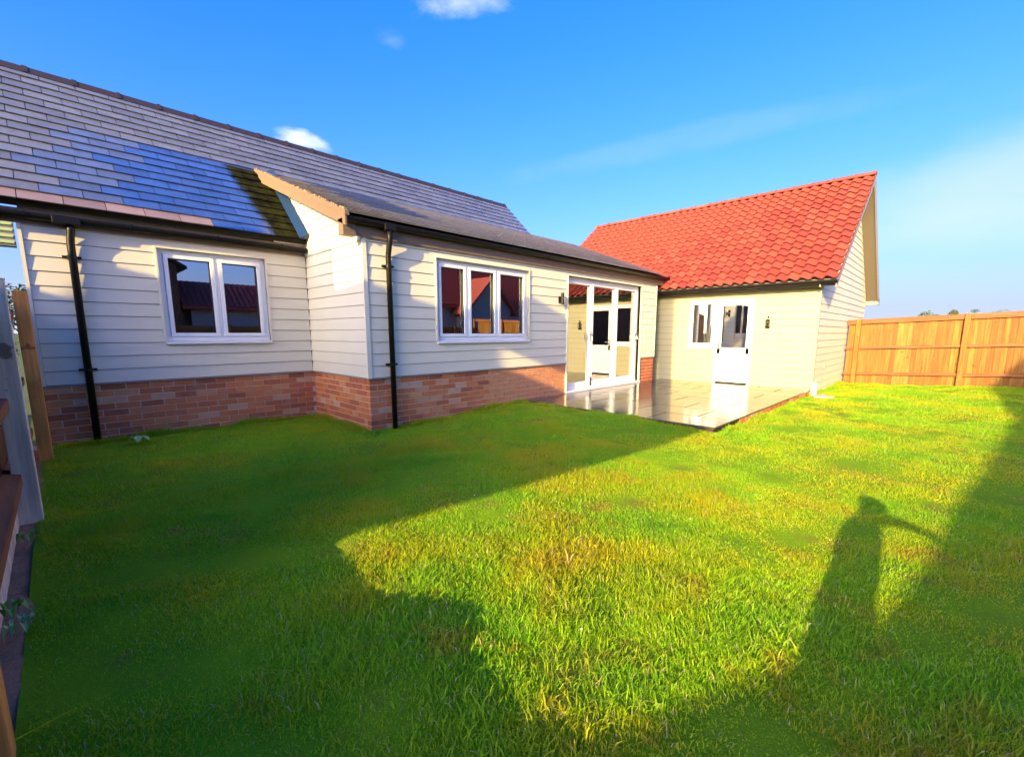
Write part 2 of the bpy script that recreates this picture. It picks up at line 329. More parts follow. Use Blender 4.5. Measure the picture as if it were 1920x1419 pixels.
def board(P, ub0, ub1, ut0, ut1, z0, z1, frac0, e, parent, mat):
    # lapped board: 22 mm proud at its full foot, 9 mm at its full head
    mb = MB(); ob = 0.020 - 0.010*frac0; ot = 0.020 - 0.010*(frac0 + (z1-z0)/e)
    z0 += 0.005 if frac0 < 0.01 else 0
    mb.hexa([P(ub0, z0, 0), P(ub1, z0, 0), P(ub1, z0, ob), P(ub0, z0, ob), P(ut0, z1, 0), P(ut1, z1, 0), P(ut1, z1, ot), P(ut0, z1, ot)])
    return mb.build('board', mat, parent)
def cladding(P, u0, u1, z0, e, ztop, holes, parent, mat, gap=0.004, joints=()):
    k = 0
    while z0 + k*e < ztop-0.005:
        a = z0+k*e; b = min(a+e, ztop)
        for (p, q, ra, rb) in rects(u0, u1, a, b, holes):
            segs = [p] + [j for j in joints if p+0.3 < j+((k*0.73) % 0.5) < q-0.3] + [q]
            board(P, p, q, p, q, ra, rb, (ra-a)/e, e, parent, mat)
        k += 1

# ------------------------------------------------------------------ key dimensions (metres)
XL, X2, Y1, Y3, X3E = -0.155, 2.686, 6.89, 5.176, 10.11
XG, YG = 10.60, 1.96
ZS, EX = 0.524, 0.150
ZBASE = -0.40
PZ = -0.045                                             # patio level
def sstep(a, b, x): t = np.clip((x-a)/(b-a), 0, 1); return t*t*(3-2*t)
def lawn_z(x, y):
    x = np.asarray(x, float); y = np.asarray(y, float)
    z = -0.145 + sstep(8, 13.9, x)*(-0.025 - 0.041*(y-1.96)*sstep(-8, -2, y+0*x))
    z = z + 0.085*sstep(3.0, 5.3, x)*sstep(1.5, 3.2, y)*(x < 6)
    z = z + 0.012*np.sin(x*4.3+1.9*np.sin(y*3.1+0.7))*np.sin(y*5.2+1.6*np.sin(x*2.7)) + 0.006*np.sin(x*11.0+2.0*np.sin(y*7.0))*np.sin(y*12.0+1.5*np.sin(x*9.0))
    z = z + 0.010*np.sin(x*2.1+y*1.3)*np.cos(y*2.7-x*0.6) + 0.006*np.sin(x*5.3-y*4.1+1.2)*np.sin(y*6.1+x*2.2)
    return z

# ------------------------------------------------------------------ ground, lawn
mb = MB(); mb.quad((-2500, -2500, -0.45), (2500, -2500, -0.45), (2500, 2500, -0.45), (-2500, 2500, -0.45)); mb.build('ground', 'far', kind='structure')
def grid(name, xs, ys, zf, mat, **kw):
    X, Y = np.meshgrid(xs, ys); Z = zf(X, Y); nx, ny = len(xs), len(ys)
    co = np.stack([X.ravel(), Y.ravel(), Z.ravel()], 1)
    me = bpy.data.meshes.new(name); i = np.arange(nx*ny).reshape(ny, nx)
    f = np.stack([i[:-1, :-1], i[:-1, 1:], i[1:, 1:], i[1:, :-1]], -1).reshape(-1, 4)
    me.from_pydata(co.tolist(), [], f.tolist()); me.polygons.foreach_set('use_smooth', [True]*len(f)); me.materials.append(MT[mat])
    return link(name, me, **kw)
grid('lawn', np.linspace(-0.22, 14.1, 420), np.linspace(-7, 7.0, 400), lambda x, y: lawn_z(x, y)-0.004, 'turf', kind='structure')
grid('soil_border', np.linspace(-1.3, -0.19, 30), np.linspace(-5, 7.2, 120), lambda x, y: -0.150+0.010*np.sin(x*31)*np.sin(y*23)+0.006*np.sin(y*57+x*9)-0.02*sstep(-0.24, -0.19, x), 'soil', kind='structure')
mb = MB(); mb.quad((-14, -8, -0.2), (-1.25, -8, -0.2), (-1.25, 12, -0.2), (-14, 12, -0.2)); mb.build('side_plot', 'far', kind='structure')

# ------------------------------------------------------------------ main house
house = thing('timber_clad_house', (X2, Y1, 0), 'long low weatherboarded bungalow with grey slate roof and brick plinth', 'house')
W1H = (0.945, 2.115, 0.985, 2.085)                       # left window opening
W3H = (3.735, 5.605, 0.975, 2.10)                        # right window opening
BFH = (6.672, 9.397, PZ, 2.13)                           # sliding doors
ZT1, ZT3 = 2.188, 2.215
walls = MB()
for (u0, u1, z0, z1) in rects(XL, X2+0.1, ZBASE, ZT1+0.02, [W1H]): pbox(walls, PY(Y1), u0, u1, z0, z1, -0.25, -0.0125)
for (u0, u1, z0, z1) in rects(X2+0.02, X3E, ZBASE, ZT3+0.02, [W3H, BFH]): pbox(walls, PY(Y3), u0, u1, z0, z1, -0.25, -0.012)
walls.box(X2+0.012, X2+0.25, Y3+0.02, Y1+0.2, ZBASE, 2.2)
walls.box(XL+0.01, XL+0.2, Y1+0.26, 12, ZBASE, 2.2); walls.box(X3E-0.25, X3E-0.005, Y3+0.26, 12, ZBASE, 2.2); walls.box(XL, X3E-0.01, 12, 12.2, ZBASE, 2.2)
wall = walls.build('wall', 'seal', house)
sid = {'p': wall}
# cladding layers
cl1 = MB(); pbox(cl1, PY(Y1), XL, XL+0.03, ZS, ZT1, 0.0, 0.028); c1 = cl1.build('corner_trim', 'siding', house)
cl2 = MB(); pbox(cl2, PY(Y3), X2-0.026, X2+0.03, ZS, ZT3, 0.0, 0.030); cl2.build('corner_trim', 'siding', house)
clad = MB(); pbox(clad, PY(Y3), X3E-0.03, X3E, ZS, ZT3, 0, 0.028); clad.build('corner_trim', 'siding', house)
cladding(PY(Y1), XL+0.032, X2-0.026, ZS, EX, ZT1, [(W1H[0], W1H[1], W1H[2], W1H[3])], wall, 'siding')
cladding(PY(Y3), X2+0.032, X3E-0.032, ZS, EX, ZT3, [W3H, BFH], wall, 'siding')
A1 = math.atan2(4.416-2.27, 8.859-6.62); T1 = math.tan(A1)           # main roof pitch
A3 = math.atan2(3.57-2.43, 8.00-5.04); T3 = math.tan(A3)             # lower roof pitch
roof1 = lambda y: 2.27+(y-6.62)*T1
roof3 = lambda y: 2.43+(y-5.04)*T3
# cheek wall boards (facing -X)
k = 0
while True:
    a = ZS+k*EX; b = a+EX
    if a > 3.3: break
    def lim(z):
        y1 = Y1-0.0 if z < 2.2 else min(8.0, 6.62+(z-2.27)/T1+0.12); y0 = Y3-0.0 if z < 2.27 else 5.04+(z-2.30)/T3
        return max(y0, Y3), max(y1, Y1)
    (p0, q0), (p1, q1) = lim(a), lim(b)
    if q0-p0 > 0.03: board(PX(X2), p0+0.0, q0, min(p1, q1-0.001), q1, a, b, 0, EX, wall, 'siding')
    k += 1
mb = MB(); mb.prism([(X2+0.004, Y3+0.02, 2.1), (X2+0.004, 8.2, 2.1), (X2+0.004, 8.2, roof3(8.2)-0.10), (X2+0.004, Y3+0.02, roof3(Y3+0.02)-0.12)], (0.2, 0, 0)); mb.build('gable_wall', 'siding', house)
# dark drip trim between boards and brick
for (P_, a_, b_, o_) in ((PY(Y1), XL, X2, 0.020), (PY(Y3), X2-0.02, 6.668, 0.021), (PY(Y3), 9.40, X3E, 0.021), (PX(X2), Y3, Y1, 0.019)):
    mb = MB(); pbox(mb, P_, a_, b_, ZS-0.012-o_*0.01, ZS-o_*0.01, -0.01, o_); mb.build('drip_trim', 'barge_grey', house)

# bricks
BL, BH, JT = 0.215, 0.065, 0.010
bmX = MB(); bmX.box(0, BL, 0, 0.09, 0, BH); brX = bmX.mesh('brick'); brX.materials.append(MT['brick'])
bmY = MB(); bmY.box(0, 0.09, 0, BL, 0, BH); brY = bmY.mesh('brick'); brY.materials.append(MT['brick'])
def plinth_piece(P, a, b, o):
    q = MB(); pbox(q, P, a, b, ZBASE, ZS-0.012, -0.011-o, -0.007-o); return q.build('plinth', 'mortar', house)
PL = [plinth_piece(PY(Y1), XL+0.01, X2+0.05, 0), plinth_piece(PX(X2), Y3+0.012, Y1, 0.0001), plinth_piece(PY(Y3), X2+0.01, 6.668, 0), plinth_piece(PY(Y3), 9.40, X3E-0.01, 0)]
nb = 0; rest = MB()
def course(axis, u0, u1, fix, singles, plinth):
    global nb; rest = MB()
    for c in range(10):
        z = ZS-0.014-(c+1)*0.075+JT*0.5
        if z < -0.26: break
        u = u0 - (BL+JT)*(0.5 if c % 2 else 0.0)
        while u < u1-0.02:
            a = max(u, u0); b = min(u+BL, u1); u += BL+JT
            if b-a < 0.03: continue
            j = random.uniform(-0.0025, 0.0025)
            if singles(a, b) and nb < 300:
                loc = (a, fix+j, z) if axis == 'x' else (fix+j, a, z)
                if b-a > BL-0.001: me = brX if axis == 'x' else brY
                else:
                    q = MB(); q.box(0, b-a, 0, 0.09, 0, BH) if axis == 'x' else q.box(0, 0.09, 0, b-a, 0, BH); me = q.mesh('brick'); me.materials.append(MT['brick'])
                link('brick', me, plinth, mw=Matrix.Translation(loc)); nb += 1
            else:
                rest.box(a, b, fix+j, fix+0.09, z, z+BH) if axis == 'x' else rest.box(fix+j, fix+0.09, a, b, z, z+BH)
    if rest.v: rest.build('bricks', 'brick', plinth, kind='stuff')
course('x', XL, X2, Y1, lambda a, b: True, PL[0])
course('y', Y3+0.09+JT, Y1, X2, lambda a, b: True, PL[1])
course('x', X2, 6.668, Y3, lambda a, b: b < 4.75, PL[2])
course('x', 9.40, X3E, Y3, lambda a, b: False, PL[3])

# windows -----------------------------------------------------------
def window(P, H, bars, parent, rec=0.07, fr=0.055, sill=True, name='window', sash=0.045, zb=None, label=None):
    u0, u1, z0, z1 = H; o0, o1 = -rec-0.07, -rec
    w = MB()
    for (a, b, c, d) in [(u0, u1, z0, z0+fr), (u0, u1, z1-fr, z1), (u0, u0+fr, z0+fr, z1-fr), (u1-fr, u1, z0+fr, z1-fr)]: pbox(w, P, a, b, c, d, o0, o1)
    edges = [u0+fr] + [x for x in bars] + [u1-fr]
    for x in bars: pbox(w, P, x-0.02, x+0.02, z0+fr, z1-fr, o0, o1)
    win = w.build(name, 'upvc', parent, bevel=0.004)
    if label: win['label'] = label
    for a, b in zip(edges, edges[1:]):
        a2 = a + (0.022 if a != edges[0] else 0.003); b2 = b - (0.022 if b != edges[-1] else 0.003); c2, d2 = z0+fr+0.003, z1-fr-0.003
        s = MB()
        for r in [(a2, b2, c2, c2+sash), (a2, b2, d2-sash, d2), (a2, a2+sash, c2+sash, d2-sash), (b2-sash, b2, c2+sash, d2-sash)]: pbox(s, P, *r, o0+0.01, o1+0.012)
        s.build('sash', 'upvc', win, bevel=0.004)
        g = MB(); pbox(g, P, a2+sash-0.006, b2-sash+0.006, c2+sash-0.006, d2-sash+0.006, o0+0.03, o0+0.034); g.build('pane', 'glass', win)
        q = MB(); e = 0.006
        A, B, Cc, D = a2+sash, b2-sash, c2+sash, d2-sash
        for r in [(A, B, Cc, Cc+e), (A, B, D-e, D), (A, A+e, Cc+e, D-e), (B-e, B, Cc+e, D-e)]: pbox(q, P, *r, o1-0.03, o1-0.004)
        q.build('gasket', 'seal', win)
    if sill:
        q = MB(); pbox(q, P, u0-0.01, u1+0.01, z0-0.035, z0-0.001, -rec-0.05, 0.052); q.build('sill', 'cill', win, bevel=0.004)
    return win
P1, P3, PG = PY(Y1), PY(Y3), PX(XG)
window(P1, W1H, [1.545], house, rec=0.02, label='two-light white window in the recessed wall')
window(P3, W3H, [4.31, 4.91], house, rec=0.02, label='three-light white window beside the corner')
def trim(P, H, mat, d0=-0.06, w=0.022, top=True):
    u0, u1, z0, z1 = H
    for (a, b, c, d, o) in [(u0-w, u0, z0, z1, .031), (u1, u1+w, z0, z1, .031)] + ([(u0-w, u1+w, z1, z1+w, .033)] if top else []):
        q = MB(); pbox(q, P, a, b, c, d, d0, o); q.build('window_trim', mat, house)
trim(P1, W1H, 'siding'); trim(P3, W3H, 'siding'); trim(P3, BFH, 'siding', top=False)
# sliding doors
u0, u1, z0, z1 = BFH; q = MB()
for r in [(u0, u1, z0+0.03, z0+0.11), (u0, u1, z1-0.06, z1), (u0, u0+0.06, z0+0.11, z1-0.06), (u1-0.06, u1, z0+0.11, z1-0.06)]: pbox(q, P3, *r, -0.15, -0.07)
bf = q.build('sliding_door', 'upvc', house, bevel=0.004)
q = MB(); pbox(q, P3, u0-0.02, u1+0.03, z0+0.001, z0+0.032, -0.12, 0.05); q.build('threshold', 'cill', bf, bevel=0.004)
leaf = [(u0+0.062, 7.56), (7.565, 8.47), (8.475, u1-0.062)]
for i, (a, b) in enumerate(leaf):
    c2, d2 = z0+0.113, z1-0.063; s = MB(); w = 0.055
    for r in [(a, b, c2, c2+w), (a, b, d2-w, d2), (a, a+w, c2+w, d2-w), (b-w, b, c2+w, d2-w)]: pbox(s, P3, *r, -0.14, -0.062)
    s.build('door_leaf', 'upvc', bf, bevel=0.004)
    g = MB(); pbox(g, P3, a+w-0.006, b-w+0.006, c2+w-0.006, d2-w+0.006, -0.11, -0.106); g.build('pane', 'glass', bf)
for x in (7.53, 9.30):
    q = MB(); pbox(q, P3, x-0.014, x+0.014, 0.92, 1.12, -0.062, -0.045); q.tube([P3(x, 1.05, -0.045), P3(x, 1.05, -0.012), P3(x, 0.95, -0.012)], 0.009, 8); q.build('handle', 'chrome', bf)
q = MB(); pbox(q, P3, 7.55, 7.575, 0.02, 0.20, -0.061, -0.05); q.build('hinge', 'seal', bf)

# roof of the house ------------------------------------------------
XR0, XRV, XRM, XRE = -0.78, 2.42, 8.71, 10.47
mb = MB()
yr, zr = 8.859, 4.416
t = 0.05
mb.prism([(XR0, 6.83, roof1(6.83)-t), (XR0, yr, zr-t), (XR0, yr, zr-t-0.08), (XR0, 6.83, roof1(6.83)-t-0.08)][::-1], (XRM-XR0, 0, 0))
mb.prism([(XL-0.05, yr, zr-t), (XL-0.05, 12.3, zr-t-(12.3-yr)*0.62), (XL-0.05, 12.3, zr-t-0.08-(12.3-yr)*0.62), (XL-0.05, yr, zr-t-0.08)][::-1], (XRM-XL+0.05, 0, 0))
roof = mb.build('roof', 'slate_mossy', house)
mb = MB(); mb.prism([(XRV+0.02, 5.11, roof3(5.11)-0.035), (XRV+0.02, 8.05, roof3(8.05)-0.035), (XRV+0.02, 8.05, roof3(8.05)-0.12), (XRV+0.02, 5.11, roof3(5.11)-0.12)][::-1], (XRE-XRV-0.04, 0, 0))
mb.prism([(XRM-0.2, 8.02, roof3(8.02)-0.03), (XRM-0.2, 11.2, 2.3), (XRM-0.2, 11.2, 2.15), (XRM-0.2, 8.02, roof3(8.02)-0.15)][::-1], (XRE-XRM+0.18, 0, 0))
mb.build('lower_roof', 'slate_mossy', house)
mb = MB(); mb.prism([(XRM-0.12, 6.7, 2.2), (XRM-0.12, 11.2, 2.2), (XRM-0.12, yr, zr-0.15)], (0.1, 0, 0)); mb.build('end_gable', 'siding', house)
TW, TE = 0.33, 0.163
def slate_mesh(w):
    q = MB(); h = TE+0.035
    q.hexa([(0.0035, 0, 0.008), (w-0.0035, 0, 0.008), (w-0.0035, h, -0.010), (0.0035, h, -0.010), (0.0035, 0, 0.020), (w-0.0035, 0, 0.020), (w-0.0035, h, -0.001), (0.0035, h, -0.001)])
    return q
SLM = {}
def slate_me(w, mat):
    k = (round(w, 3), mat)
    if k not in SLM: me = slate_mesh(w).mesh('slate'); me.materials.append(MT[mat]); SLM[k] = me
    return SLM[k]
def roofmat(x, s, y0, z0, A, jig=0.0):
    return Matrix.Translation((x, y0+s*math.cos(A), z0+s*math.sin(A))) @ Matrix.Rotation(A+random.uniform(-jig, jig), 4, 'X') @ Matrix.Rotation(random.uniform(-jig, jig), 4, 'Y')
L1 = math.hypot(yr-6.745, zr-roof1(6.745)); rows = int(L1/TE)
TEr = (L1-0.06)/rows
jobs = []
for r in range(rows):
    s = r*TEr; y = 6.745+s*math.cos(A1)
    x = XR0 - (TW/2 if r % 2 else 0)
    while x < XRM:
        a = max(x, XR0); b = min(x+TW, XRM); x += TW
        if y < 7.93:
            b = min(b, X2-0.03)
        if b-a < 0.05: continue
        jobs.append((a, b, r, s, y))
vis = sorted(jobs, key=lambda j: math.dist((j[0], j[4]), (0, 0)) if j[1] > -0.6 else 99)
single = set((j[0], j[2]) for j in vis[:296])
restmb = {}
for (a, b, r, s, y) in jobs:
    mat = 'slate'
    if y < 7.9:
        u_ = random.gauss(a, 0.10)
        mat = 'slate_sheen' if u_ > 0.62 else ('slate_sheen_mid' if u_ > -0.02 else 'slate')  # blue tones placed by position to paint the sky sheen
    if r == 0 and a < 1.4: mat = 'slate_eave'
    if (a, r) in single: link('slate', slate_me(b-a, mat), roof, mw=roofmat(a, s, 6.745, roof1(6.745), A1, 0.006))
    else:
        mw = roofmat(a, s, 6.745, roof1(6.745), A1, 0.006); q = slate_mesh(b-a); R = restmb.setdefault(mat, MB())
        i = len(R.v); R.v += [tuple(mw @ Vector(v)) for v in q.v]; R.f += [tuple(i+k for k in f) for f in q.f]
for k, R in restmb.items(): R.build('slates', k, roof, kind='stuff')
# lower roof slates
restmb = {}
L3 = math.hypot(8.0-5.04, 3.57-2.43); n3 = int(L3/TE)
for r in range(n3):
    x = XRV - (TW/2 if r % 2 else 0)
    while x < XRE:
        a = max(x, XRV); b = min(x+TW, XRE); x += TW
        if b-a < 0.05: continue
        mw = roofmat(a, r*L3/n3, 5.04, 2.43, A3, 0.005); q = slate_mesh(b-a); R = restmb.setdefault('slate_lichen' if a < XRV+0.25 or (a < 3.2 and random.random() < 0.5) else ('slate_sheen_mid' if 3.0 < a < 4.4 and r > 6 else 'slate_low'), MB())  # bluish patch here paints a streak of sky sheen
        i = len(R.v); R.v += [tuple(mw @ Vector(v)) for v in q.v]; R.f += [tuple(i+k for k in f) for f in q.f]
lr = bpy.data.objects['lower_roof']
for k, R in restmb.items(): R.build('slates', k, lr, kind='stuff')
# ridge caps
x = XR0
while x < XRM-0.05:
    x1 = min(x+0.45, XRM+0.01); q = MB()
    for (a, b, dz) in ((x, x1-0.03, 0), (x1-0.05, x1, 0.012)):
        q.prism([(a, yr-0.095, zr-0.095*T1+0.022+dz), (a, yr-0.02, zr+0.026+dz), (a, yr+0.02, zr+0.026+dz), (a, yr+0.095, zr-0.095*T1+0.022+dz), (a, yr+0.08, zr-0.095*T1+dz), (a, yr, zr-0.005), (a, yr-0.08, zr-0.095*T1+dz)][::-1], (b-a, 0, 0))
    q.build('ridge_tile', 'ridge', roof); x = x1
# flashing where roof meets the cheek
mb = MB()
s1 = (7.95-6.745)/math.cos(A1)
p = lambda s, x, h: (x, 6.745+s*math.cos(A1)-h*math.sin(A1), roof1(6.745)+s*math.sin(A1)+h*math.cos(A1))
mb.hexa([p(0, X2-0.13, 0.018), p(0, X2-0.028, 0.018), p(s1, X2-0.028, 0.018), p(s1, X2-0.13, 0.018), p(0, X2-0.13, 0.03), p(0, X2-0.028, 0.10), p(s1, X2-0.028, 0.10), p(s1, X2-0.13, 0.03)]); mb.build('flashing', 'lead', house)
# verge / barge of lower roof (left end)
def sl3(y, d=0): return roof3(y)+d
mb = MB(); mb.prism([(XRV, 5.04, sl3(5.04, 0.0)), (XRV, 8.0, sl3(8.0, 0.0)), (XRV, 8.0, sl3(8.0, -0.14)), (XRV, 5.04, sl3(5.04, -0.14))][::-1], (0.022, 0, 0)); mb.build('barge_board', 'fascia', house)
mb = MB(); mb.prism([(XRV-0.012, 5.01, sl3(5.01, 0.028)), (XRV-0.012, 8.0, sl3(8.0, 0.028)), (XRV-0.012, 8.0, sl3(8.0, -0.022)), (XRV-0.012, 5.01, sl3(5.01, -0.022))][::-1], (0.05, 0, 0)); mb.build('verge_trim', 'fascia', house)
mb = MB(); y = 5.06
while y < 7.9:
    d = random.uniform(.02, .06); h = random.uniform(.004, .03); w_ = random.uniform(.02, .07)
    mb.hexa([(XRV-.006, y, sl3(y, .02)), (XRV+w_, y, sl3(y, .02)), (XRV+w_, y+d, sl3(y+d, .02)), (XRV-.006, y+d, sl3(y+d, .02)), (XRV+.004, y+.005, sl3(y, .028+h)), (XRV+w_*.7, y+.005, sl3(y, .028+h)), (XRV+w_*.7, y+d*.8, sl3(y+d*.8, .028+h*.8)), (XRV+.004, y+d*.8, sl3(y+d*.8, .028+h*.8))]); y += d*random.uniform(.9, 2)
mb.build('bedding_mortar', 'mortar_old', house, kind='stuff')
mb = MB(); mb.prism([(XRV+0.022, Y3-0.02, sl3(Y3-0.02, -0.12)), (XRV+0.022, 7.9, sl3(7.9, -0.12)), (XRV+0.022, 7.9, sl3(7.9, -0.132)), (XRV+0.022, Y3-0.02, sl3(Y3-0.02, -0.132))][::-1], (X2-XRV-0.03, 0, 0)); mb.build('verge_soffit', 'soffit', house)
# boxed end, fascia, soffit (front of lower roof)
mb = MB(); mb.box(XRV+0.0, XRV+0.16, 5.105, Y3+0.05, 2.20, 2.385); mb.build('box_end', 'fascia', house, bevel=0.004)
mb = MB(); mb.box(XRV+0.16, XRE, 5.128, 5.144, 2.213, 2.41); mb.build('fascia', 'fascia', house)
mb = MB(); mb.box(XRV+0.16, XRE, 5.144, Y3, 2.222, 2.234); mb.build('soffit', 'soffit', house)
mb = MB(); mb.box(XR0, X2-0.03, 6.860, 6.872, 2.185, 2.33); mb.build('fascia', 'fascia', house)
mb = MB(); mb.box(XR0, X2-0.03, 6.872, Y1, 2.187, 2.195); mb.build('soffit', 'soffit', house)
def gutter(x0, x1, y, z, r=0.05, parent=house, axis='x', name='gutter'):
    q = MB(); seg = 10; prof = []
    for k in range(seg+1): t = PI*k/seg; prof.append((-math.cos(t)*r, -math.sin(t)*r))
    prof = [(-r, 0.012)] + prof + [(r, 0.012)]
    inner = [(a*0.93, b*0.93 + (0.0 if abs(b) > 1e-6 else 0)) for a, b in prof[::-1]]
    P = prof + inner
    if axis == 'x': q.prism([(x0, y+a, z+b) for a, b in P], (x1-x0, 0, 0))
    else: q.prism([(y+a, x0, z+b) for a, b in P], (0, x1-x0, 0))
    i = len(q.v)
    for xx in (x0, x1):
        pts = [((xx, y+a, z+b) if axis == 'x' else (y+a, xx, z+b)) for a, b in prof]; i = len(q.v); q.v += pts; q.f.append(tuple(range(i, i+len(pts))))
    return q.build(name, 'black', parent)
g1 = gutter(XR0, X2-0.03, 6.806, 2.272, 0.050)
g3 = gutter(XRV+0.02, XRE+0.02, 5.074, 2.388, 0.050)
def brackets(xs, y, z, g, r=0.05, axis='x'):
    for x in xs:
        q = MB(); pts = []
        for k in range(9): t = PI*k/8; pts.append((-math.cos(t)*(r+0.006), -math.sin(t)*(r+0.006)))
        pts = [(-r-0.006, 0.018)] + pts + [(r+0.006, 0.03)]; inn = [(a*0.9, b*0.9) for a, b in pts[::-1]]; P = pts+inn
        if axis == 'x': q.prism([(x, y+a, z+b) for a, b in P], (0.03, 0, 0))
        else: q.prism([(y+a, x, z+b) for a, b in P], (0, 0.03, 0))
        q.build('bracket', 'black', g)
brackets([-0.1, 0.72, 1.55, 2.3], 6.806, 2.272, g1); brackets([2.6+0.85*i for i in range(10)], 5.074, 2.388, g3)
q = MB(); pbox(q, lambda u, z, o: (u, 6.806-o, z), 0.10, 0.32, 2.208, 2.288, -0.056, 0.056); q.build('gutter_outlet', 'black', g1, bevel=0.01)
q = MB(); pbox(q, lambda u, z, o: (u, 5.074-o, z), 2.91, 3.06, 2.315, 2.405, -0.056, 0.056); q.build('gutter_outlet', 'black', g3, bevel=0.01)
def pipe(pts, clips, x, y, label):
    p = MB().tube(pts, 0.034, 16).build('downpipe', 'black', house, smooth=True, label=label)
    for z in clips:
        q = MB(); q.tube([(x, y, z-0.016), (x, y, z+0.016)], 0.041, 16); q.box(x-0.075, x-0.03, y+0.005, y+0.045, z-0.012, z+0.012); q.box(x+0.03, x+0.075, y+0.005, y+0.045, z-0.012, z+0.012); q.build('clip', 'black', p)
pipe([(0.235, 6.806, 2.23), (0.235, 6.808, 2.16), (0.225, 6.82, 2.08), (0.22, 6.825, 2.03), (0.21, 6.825, -0.2)], (1.885, 0.685), 0.215, 6.825, 'black downpipe near the left end of the wall')
pipe([(2.985, 5.06, 2.34), (2.985, 5.055, 2.23), (2.985, 5.065, 2.19), (2.985, 5.10, 2.07), (2.985, 5.111, 2.03), (2.985, 5.111, -0.2)], (1.905, 0.69), 2.985, 5.111, 'black downpipe with swan neck beside the house corner')
# wall light on house
def wall_lamp(P, u, z, parent):
    q = MB(); pbox(q, P, u-0.03, u+0.03, z-0.06, z+0.06, 0.01, 0.03); q.tube([P(u, z, 0.02), P(u, z, 0.075)], 0.012, 8); q.tube([P(u, z-0.09, 0.085), P(u, z+0.02, 0.085)], 0.032, 14); q.tube([P(u, z+0.03, 0.085), P(u, z+0.12, 0.085)], 0.030, 14)
    return q.build('wall_lamp', 'black', parent)
wall_lamp(P3, 6.43, 1.68, house)
# rooms behind the glass
q = MB()
q.quad((XL+0.2, Y1+0.26, -0.03), (X3E-0.26, Y1+0.26, -0.03), (X3E-0.26, 11.9, -0.03), (XL+0.2, 11.9, -0.03)); q.quad((X2+0.26, Y3+0.26, -0.031), (X3E-0.26, Y3+0.26, -0.031), (X3E-0.26, Y1+0.26, -0.031), (X2+0.26, Y1+0.26, -0.031)); q.build('room_floor', 'roomfloor', house)
q = MB(); q.box(XL+0.21, X3E-0.26, 10.2, 10.3, 0, 2.3); q.box(6.0, 6.1, Y3+0.27, 10.2, 0, 2.3); q.box(2.95, 3.05, 7.3, 10.2, 0, 2.3); q.box(XL+0.21, XL+0.26, Y1+0.26, 10.2, 0, 2.3)
q.box(XL, X3E-0.02, Y1+0.255, 11.9, 2.23, 2.26); q.box(X2+0.255, X3E-0.02, Y3+0.255, Y1+0.255, 2.231, 2.261); q.build('room_wall', 'room', house)
q = MB(); q.box(6.5, 6.56, 6.0, 8.6, 0.0, 0.92); q.box(3.3, 5.8, 8.8, 9.4, 0, 0.9); q.box(1.0, 2.6, 9.6, 10.1, 0, 0.85); q.build('worktop_units', 'render', house)
q = MB(); q.hexa([(1.02, 7.45, 0.9), (1.06, 7.45, 0.9), (1.06, 7.5, 0.9), (1.02, 7.5, 0.9), (1.30, 7.45, 2.1), (1.34, 7.45, 2.1), (1.34, 7.5, 2.1), (1.30, 7.5, 2.1)]); q.build('stair_rail', 'post', house)

# ------------------------------------------------------------------ garage annexe
gar = thing('weatherboarded_annexe', (XG, YG, 0), 'small cream weatherboarded annexe with bright red pantile roof across the patio', 'building')
EG, ZG0 = 0.146, PZ
GW = (3.92, 4.545, 0.765, 1.835); GD = (3.125, 3.915, PZ, 1.835)
w = MB()
for r in rects(YG+0.02, 9.1, ZBASE, 2.0, [GW, GD]): pbox(w, PG, *r, -0.22, -0.012)
w.box(XG+0.23, 16.74, YG+0.012, YG+0.23, ZBASE, 2.0); w.box(16.5, 16.74, YG+0.24, 9.1, ZBASE, 2.0); w.box(XG+0.24, 16.49, 8.9, 9.1, ZBASE, 2.0)
XRG, ZRG = 13.52, 4.67; AG = math.atan2(ZRG-2.13, XRG-10.30); TG = math.tan(AG)
w.prism([(XG+0.05, YG+0.012, 1.99), (16.7, YG+0.012, 1.99), (XRG, YG+0.012, ZRG-0.14)], (0, 0.15, 0))
gwall = w.build('wall', 'seal', gar)
zt = 1.5179; zlo = zt-12*EG
cladding(PG, YG+0.03, 9.0, zlo, EG, 1.985, [GW, GD], gwall, 'siding_sun_toned')
k = 0
PGy = PY(YG)
while True:
    a = zlo+k*EG; b = a+EG
    if a > ZRG-0.35: break
    xl = lambda z: max(XG+0.03, 10.30+(z+0.10-2.13)/TG) if z > 1.95 else XG+0.03
    xr = lambda z: min(16.72, 2*XRG-(10.30+(z+0.10-2.13)/TG))
    if xr(b)-xl(b) > 0.05: board(PGy, xl(a), xr(a), xl(b), xr(b), a, b, 0, EG, gwall, 'siding')  # gable keeps the lighter house paint; only the sunlit front is darkened
    k += 1
q = MB(); q.box(XG-0.028, XG+0.03, YG-0.028, YG+0.03, zlo, 1.99); q.build('corner_trim', 'siding_sun_toned', gar)
q = MB(); q.box(10.28, XG, YG-0.05, YG-0.03, 1.955, 2.09); q.build('box_end', 'soffit', gar)
